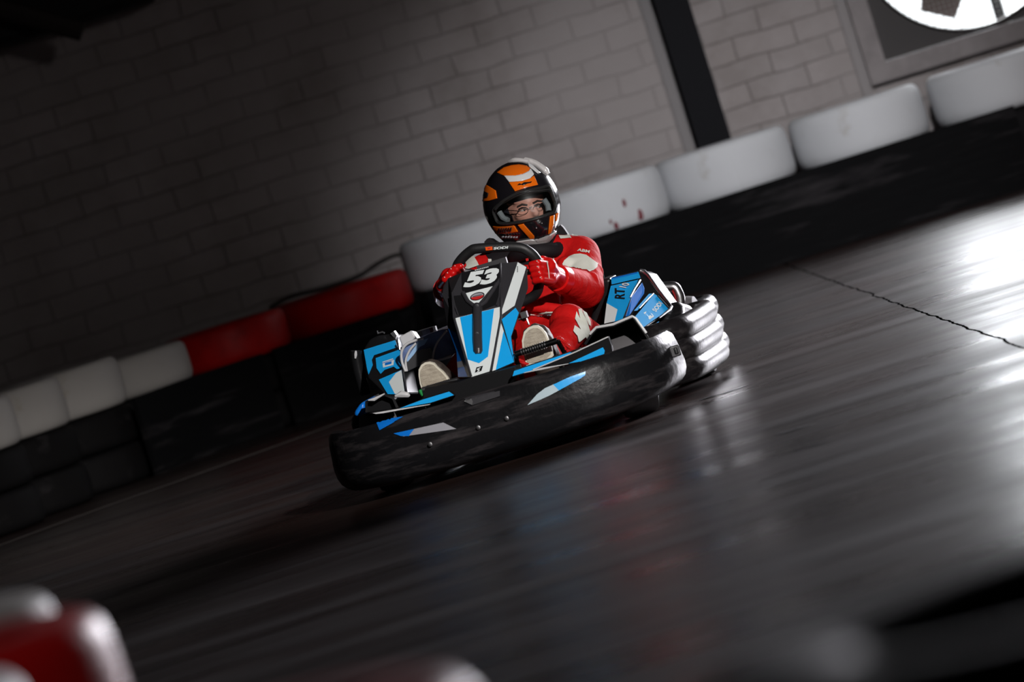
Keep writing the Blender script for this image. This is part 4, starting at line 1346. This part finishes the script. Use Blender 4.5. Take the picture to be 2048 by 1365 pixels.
# clear visor: shell grid following the helmet
cx_ = sum(p[0] for p in port) / len(port); cy_ = sum(p[1] for p in port) / len(port)
rings = []
for s_ in (1.05, .8, .55, .3):
    rings.append([bm.verts.new(onhelmet(q, 1.035)) for q in bigport(s_)])
cv = bm.verts.new(onhelmet((cx_, cy_), 1.035))
for a_, b_ in zip(rings[:-1], rings[1:]):
    for k in range(len(a_)):
        j = (k + 1) % len(a_)
        bm.faces.new((a_[k], a_[j], b_[j], b_[k]))
for k in range(len(rings[-1])):
    bm.faces.new((rings[-1][k], rings[-1][(k + 1) % len(rings[-1])], cv))
VIS = bpy.data.materials.new('clear_visor'); VIS.use_nodes = True
nt = VIS.node_tree
for n in list(nt.nodes):
    nt.nodes.remove(n)
out = nt.nodes.new('ShaderNodeOutputMaterial'); mixs = nt.nodes.new('ShaderNodeMixShader')
tr = nt.nodes.new('ShaderNodeBsdfTransparent'); tr.inputs[0].default_value = (0.86, 0.88, 0.88, 1)
gl = nt.nodes.new('ShaderNodeBsdfGlossy'); gl.inputs['Roughness'].default_value = 0.35
mixs.inputs[0].default_value = 0.012
nt.links.new(tr.outputs[0], mixs.inputs[1]); nt.links.new(gl.outputs[0], mixs.inputs[2]); nt.links.new(mixs.outputs[0], out.inputs[0])
vis = new_obj('visor', bm, VIS, hel)
bm = bmesh.new()
tube(bm, rim2, .0028, 8, closed=True)
up = [onhelmet(c1(*q), 1.045) for q in [(660, 600), (700, 550), (760, 505), (880, 440), (1000, 408), (1120, 385), (1200, 372), (1235, 440), (1262, 520)]]
tube(bm, smoothpath(up, 4), .0055, 8)
new_obj('visor_edge', bm, mat('black_visor_edge', (0.02, 0.02, 0.02), 0.25), vis)
# lining beside the face
bm = bmesh.new()
for q0, q1, q2 in (((700, 630), (740, 690), (790, 715)), ((1150, 500), (1190, 560), (1200, 620))):
    pts = [onhelmet(c1(*q), .90) for q in (q0, q1, q2)]
    tube(bm, pts, .010, 10)
new_obj('lining', bm, mat('grey_helmet_lining', (0.16, 0.18, 0.19), 0.7), hel)
# chin vent, top scoop
bm = bmesh.new()
vpts = [onhelmet(c1(*q), 1.02) for q in [(1010, 740), (1190, 700), (1165, 880), (1090, 905)]]
addface(bm, vpts)
o = new_obj('chin_vent', bm, BLACK, hel, smooth=False)
for f in o.data.polygons:
    if f.normal.y > 0:
        f.flip()
sd = o.modifiers.new('s', 'SOLIDIFY'); sd.thickness = 0.01; bv = o.modifiers.new('b', 'BEVEL'); bv.width = 0.003; bv.segments = 2
bm = bmesh.new()
for q in ((1110, 725), (1130, 740), (1075, 790)):
    blob(bm, onhelmet(c1(*q), 1.035), (.003,) * 3, sub=1)
for q in ((920, 385), (945, 372), (935, 345)):
    blob(bm, onhelmet(c1(*q), 1.005), (.0025,) * 3, sub=1)
new_obj('stud', bm, SILVER, hel)
bm = bmesh.new()
e0 = [HC + HR @ (hshape(R(a), R(e), 1.03)) for a, e in ((95, 68), (75, 55), (62, 42), (58, 30))]
tube(bm, smoothpath(e0, 4), [.006] + [.012] * 10 + [.007] * 2, 10)
e1 = [HC + HR @ (hshape(R(a), R(e), 1.02)) for a, e in ((150, 78), (90, 80), (60, 62))]
tube(bm, smoothpath(e1, 4), .009, 10)
new_obj('top_vent', bm, mat('pearl_vent', (0.55, 0.53, 0.53), 0.15, coat=0.7), hel)
bm = bmesh.new()
rimb = [HC + HR @ hshape(2 * PI * k / 48, R(-63), .985) for k in range(48)]
tube(bm, rimb, .007, 8, closed=True)
new_obj('neck_roll', bm, mat('white_neck_trim', (0.5, 0.49, 0.5), 0.4), hel)

# eyes, brows and glasses
eyeR = (1046, 421); eyeL = (1077, 414)
bm = bmesh.new()
EY = []
btree = BVHTree.FromObject(body, bpy.context.evaluated_depsgraph_get())
def onbody(px_, py_, back=0.0):
    d = (KI.to_3x3() @ ray(px_, py_)).normalized()
    hit, nrm, _, _ = btree.ray_cast(CAML, d)
    return (hit if hit is not None else HC + HR @ Vector((0, -.09, 0))) + d * back
for e in (eyeR, eyeL):
    c = onbody(*e, .004); EY.append(c)
    blob(bm, c, (.0115, .009, .0045), HR, 0, 2)
    d = (CAML - c).normalized()
    blob(bm, c + d * .0075 + (HR @ Vector((.005, 0, 0))), (.0045, .003, .0044), HR, 1, 2)
    tube(bm, [onbody(e[0] - 9, e[1] - 2, -.001), onbody(e[0] - 2, e[1] - 5.5, -.002), onbody(e[0] + 7, e[1] - 5, -.001)], .0022, 6, mi=1)
    tube(bm, [onbody(e[0] - 11, e[1] - 7, -.002), onbody(e[0] - 2, e[1] - 12, -.003), onbody(e[0] + 9, e[1] - 10.5, -.002)], .0033, 6, mi=2)
new_obj('eyes', bm, [mat('eye_white', (0.5, 0.42, 0.40), 0.3), mat('dark_iris', (0.01, 0.006, 0.005), 0.2), mat('dark_eyebrow', (0.02, 0.01, 0.008), 0.8)], drv)
bm = bmesh.new()
for e in (eyeR, eyeL):
    c = onbody(e[0], e[1] + 2, -.014)
    pts = [c + HR @ Vector((.020 * math.cos(a), 0, .0105 * math.sin(a))) for a in [2 * PI * k / 20 for k in range(20)]]
    tube(bm, pts, .0008, 6, closed=True)
    tube(bm, [p for p in pts[1:10]], .0016, 6)
tube(bm, [onbody(1058, 416, -.014), onbody(1064, 414, -.016)], .0015, 6)
tube(bm, [onbody(eyeR[0], eyeR[1], -.014) + HR @ Vector((-.020, 0, .004)), HC + HR @ Vector((-.075, .0, .006))], .0014, 6)
new_obj('glasses', bm, mat('dark_glasses_frame', (0.012, 0.008, 0.008), 0.6, spec=0.1), drv)

# gloves
GL = mat('red_glove_leather', (0.58, 0.006, 0.006), 0.28, spec=0.5, coat=0.15, bump=(60, 0.4, 0.003))
def glove(wr, palm, fingers, thumb, cuff, lines):
    bm = bmesh.new()
    capsule(bm, wr, palm[0], .036, .030)
    capsule(bm, palm[0], palm[1], .030, .028); capsule(bm, palm[0], palm[2], .030, .026); capsule(bm, palm[1], palm[2], .024, .022)
    for fg in fingers:
        rr_ = (.0125, .0118, .0105, .0095)
        for k in range(len(fg) - 1):
            capsule(bm, fg[k], fg[k + 1], rr_[k], rr_[k + 1])
    for k in range(len(thumb) - 1):
        capsule(bm, thumb[k], thumb[k + 1], .0145 - k * .0015, .013 - k * .0015)
    b2 = remeshed(bm, .0028, 2)
    g = new_obj('glove', b2, GL, drv)
    bm = bmesh.new()
    tube(bm, [wr + (cuff - wr) * t for t in (-.1, .5, 1.0)], [.044, .047, .048], 24)
    new_obj('cuff', bm, GL, g)
    bm = bmesh.new()
    for ln in lines:
        tube(bm, ln, .0018, 6)
    new_obj('piping', bm, WPATCH, g)
F = []
for i, (x, y) in enumerate(((1071, 527), (1072, 538), (1075, 549), (1078, 560))):
    L_ = (20, 22, 21, 18)[i]
    F.append([K(x + L_ + 6, y + 2, -.335), K(x + 5, y - 1, -.392), K(x - 8, y + 2, -.385), K(x - 9, y + 5, -.350)])
lin = []
for i in range(4):
    a_, b__ = F[i][0] + Vector((-.01, -.0125, .009)), F[i][1] + Vector((0, -.013, .007))
    lin.append([a_, (a_ + b__) / 2 + Vector((0, -.004, 0)), b__])
lin.append([K(1094, 522, -.375), K(1097, 540, -.375), K(1099, 563, -.36)])
glove(wrR + Vector((0, -.01, 0)), [K(1104, 548, -.27), K(1096, 532, -.325), K(1098, 558, -.32)], F, [K(1100, 526, -.30), K(1085, 519, -.33), K(1070, 522, -.335)], K(1124, 560, -.16), lin)
F = []
for i, (x, y) in enumerate(((917, 541), (909, 547), (902, 555), (896, 564))):
    F.append([K(x - 16, y + 7, -.33), K(x - 6, y - 5, -.395), K(x + 4, y - 8, -.40), K(x + 8, y - 3, -.372)])
lin = []
for i in range(4):
    a_, b__ = F[i][0] + Vector((.003, -.0125, .011)), F[i][1] + Vector((.003, -.013, .007))
    lin.append([a_, (a_ + b__) / 2 + Vector((0, -.004, .002)), b__])
glove(K(893, 580, -.25), [K(893, 566, -.29), K(898, 553, -.33), K(887, 572, -.32)], F, [K(902, 548, -.31), K(915, 538, -.34), K(926, 530, -.345)], K(896, 590, -.20), lin)

# shoes: pale soles towards the camera
SOLE = mat('pale_rubber_sole', (0.42, 0.37, 0.29), 0.8, vary=(40, (0.26, 0.22, 0.17), 0.4, 0.7, (1, 1, 6)), bump=(90, 0.8, 0.003))
SOLED = mat('pale_sole_rim', (0.62, 0.58, 0.48), 0.7)
UPPER = mat('dark_brown_shoe', (0.035, 0.025, 0.02), 0.7)
def shoe(c, outl, y, ank, mid):
    bm = bmesh.new()
    P = T(c, outl, y)
    cen = sum(P, Vector()) / len(P)
    prism(bm, P, (0, .018, 0), 1)
    prism(bm, [cen + (p - cen) * .86 + Vector((0, -.003, 0)) for p in P], (0, .004, 0), 0)
    s = new_obj('shoe', bm, [SOLE, SOLED], drv)
    bm = bmesh.new()
    for p in P[::2]:
        capsule(bm, cen + (p - cen) * .80 + Vector((0, .03, 0)), cen + (p - cen) * .4 + Vector((0, .07, 0)), .018, .03)
    capsule(bm, cen + Vector((0, .06, 0)), ank, .045, .05)
    b2 = remeshed(bm, .006, 4)
    new_obj('upper', b2, UPPER, s)
def yshoe(x, y):
    return -.66
shoe(c3, [(278, 760), (272, 690), (290, 615), (325, 578), (365, 562), (405, 562), (440, 582), (475, 625), (503, 690), (525, 745), (540, 820), (500, 860), (400, 900), (310, 910)], -.67, anR + Vector((0, -.03, -.02)), None)
shoe(r1, [(850, 690), (852, 620), (885, 560), (930, 530), (985, 522), (1040, 538), (1085, 585), (1160, 650), (1215, 715), (1245, 790), (1180, 870), (1080, 900), (980, 920), (905, 900), (868, 800)], -.68, anL + Vector((0, -.03, -.02)), None)


def split_islands(o, nm=None):
    """every separate piece of o becomes an object of its own under the same parent"""
    bm = bmesh.new(); bm.from_mesh(o.data)
    bm.verts.ensure_lookup_table()
    seen = set(); isl = []
    for v in bm.verts:
        if v in seen:
            continue
        st_ = [v]; cur = set()
        while st_:
            a = st_.pop()
            if a in cur:
                continue
            cur.add(a)
            st_ += [e.other_vert(a) for e in a.link_edges]
        seen |= cur; isl.append({x.index for x in cur})
    bm.free()
    if len(isl) < 2:
        return
    for k, ids in enumerate(isl):
        b = bmesh.new(); b.from_mesh(o.data); b.verts.ensure_lookup_table()
        bmesh.ops.delete(b, geom=[v for v in b.verts if v.index not in ids], context='VERTS')
        if k == 0:
            first = b
            continue
        c = o.copy(); c.data = o.data.copy(); COL.objects.link(c)
        b.to_mesh(c.data); b.free()
    first.to_mesh(o.data); first.free()


for o in list(bpy.data.objects):
    if o.name.split('.')[0] in ('bolt', 'spring', 'pocket_shade', 'stud', 'lining', 'edge'):
        split_islands(o)
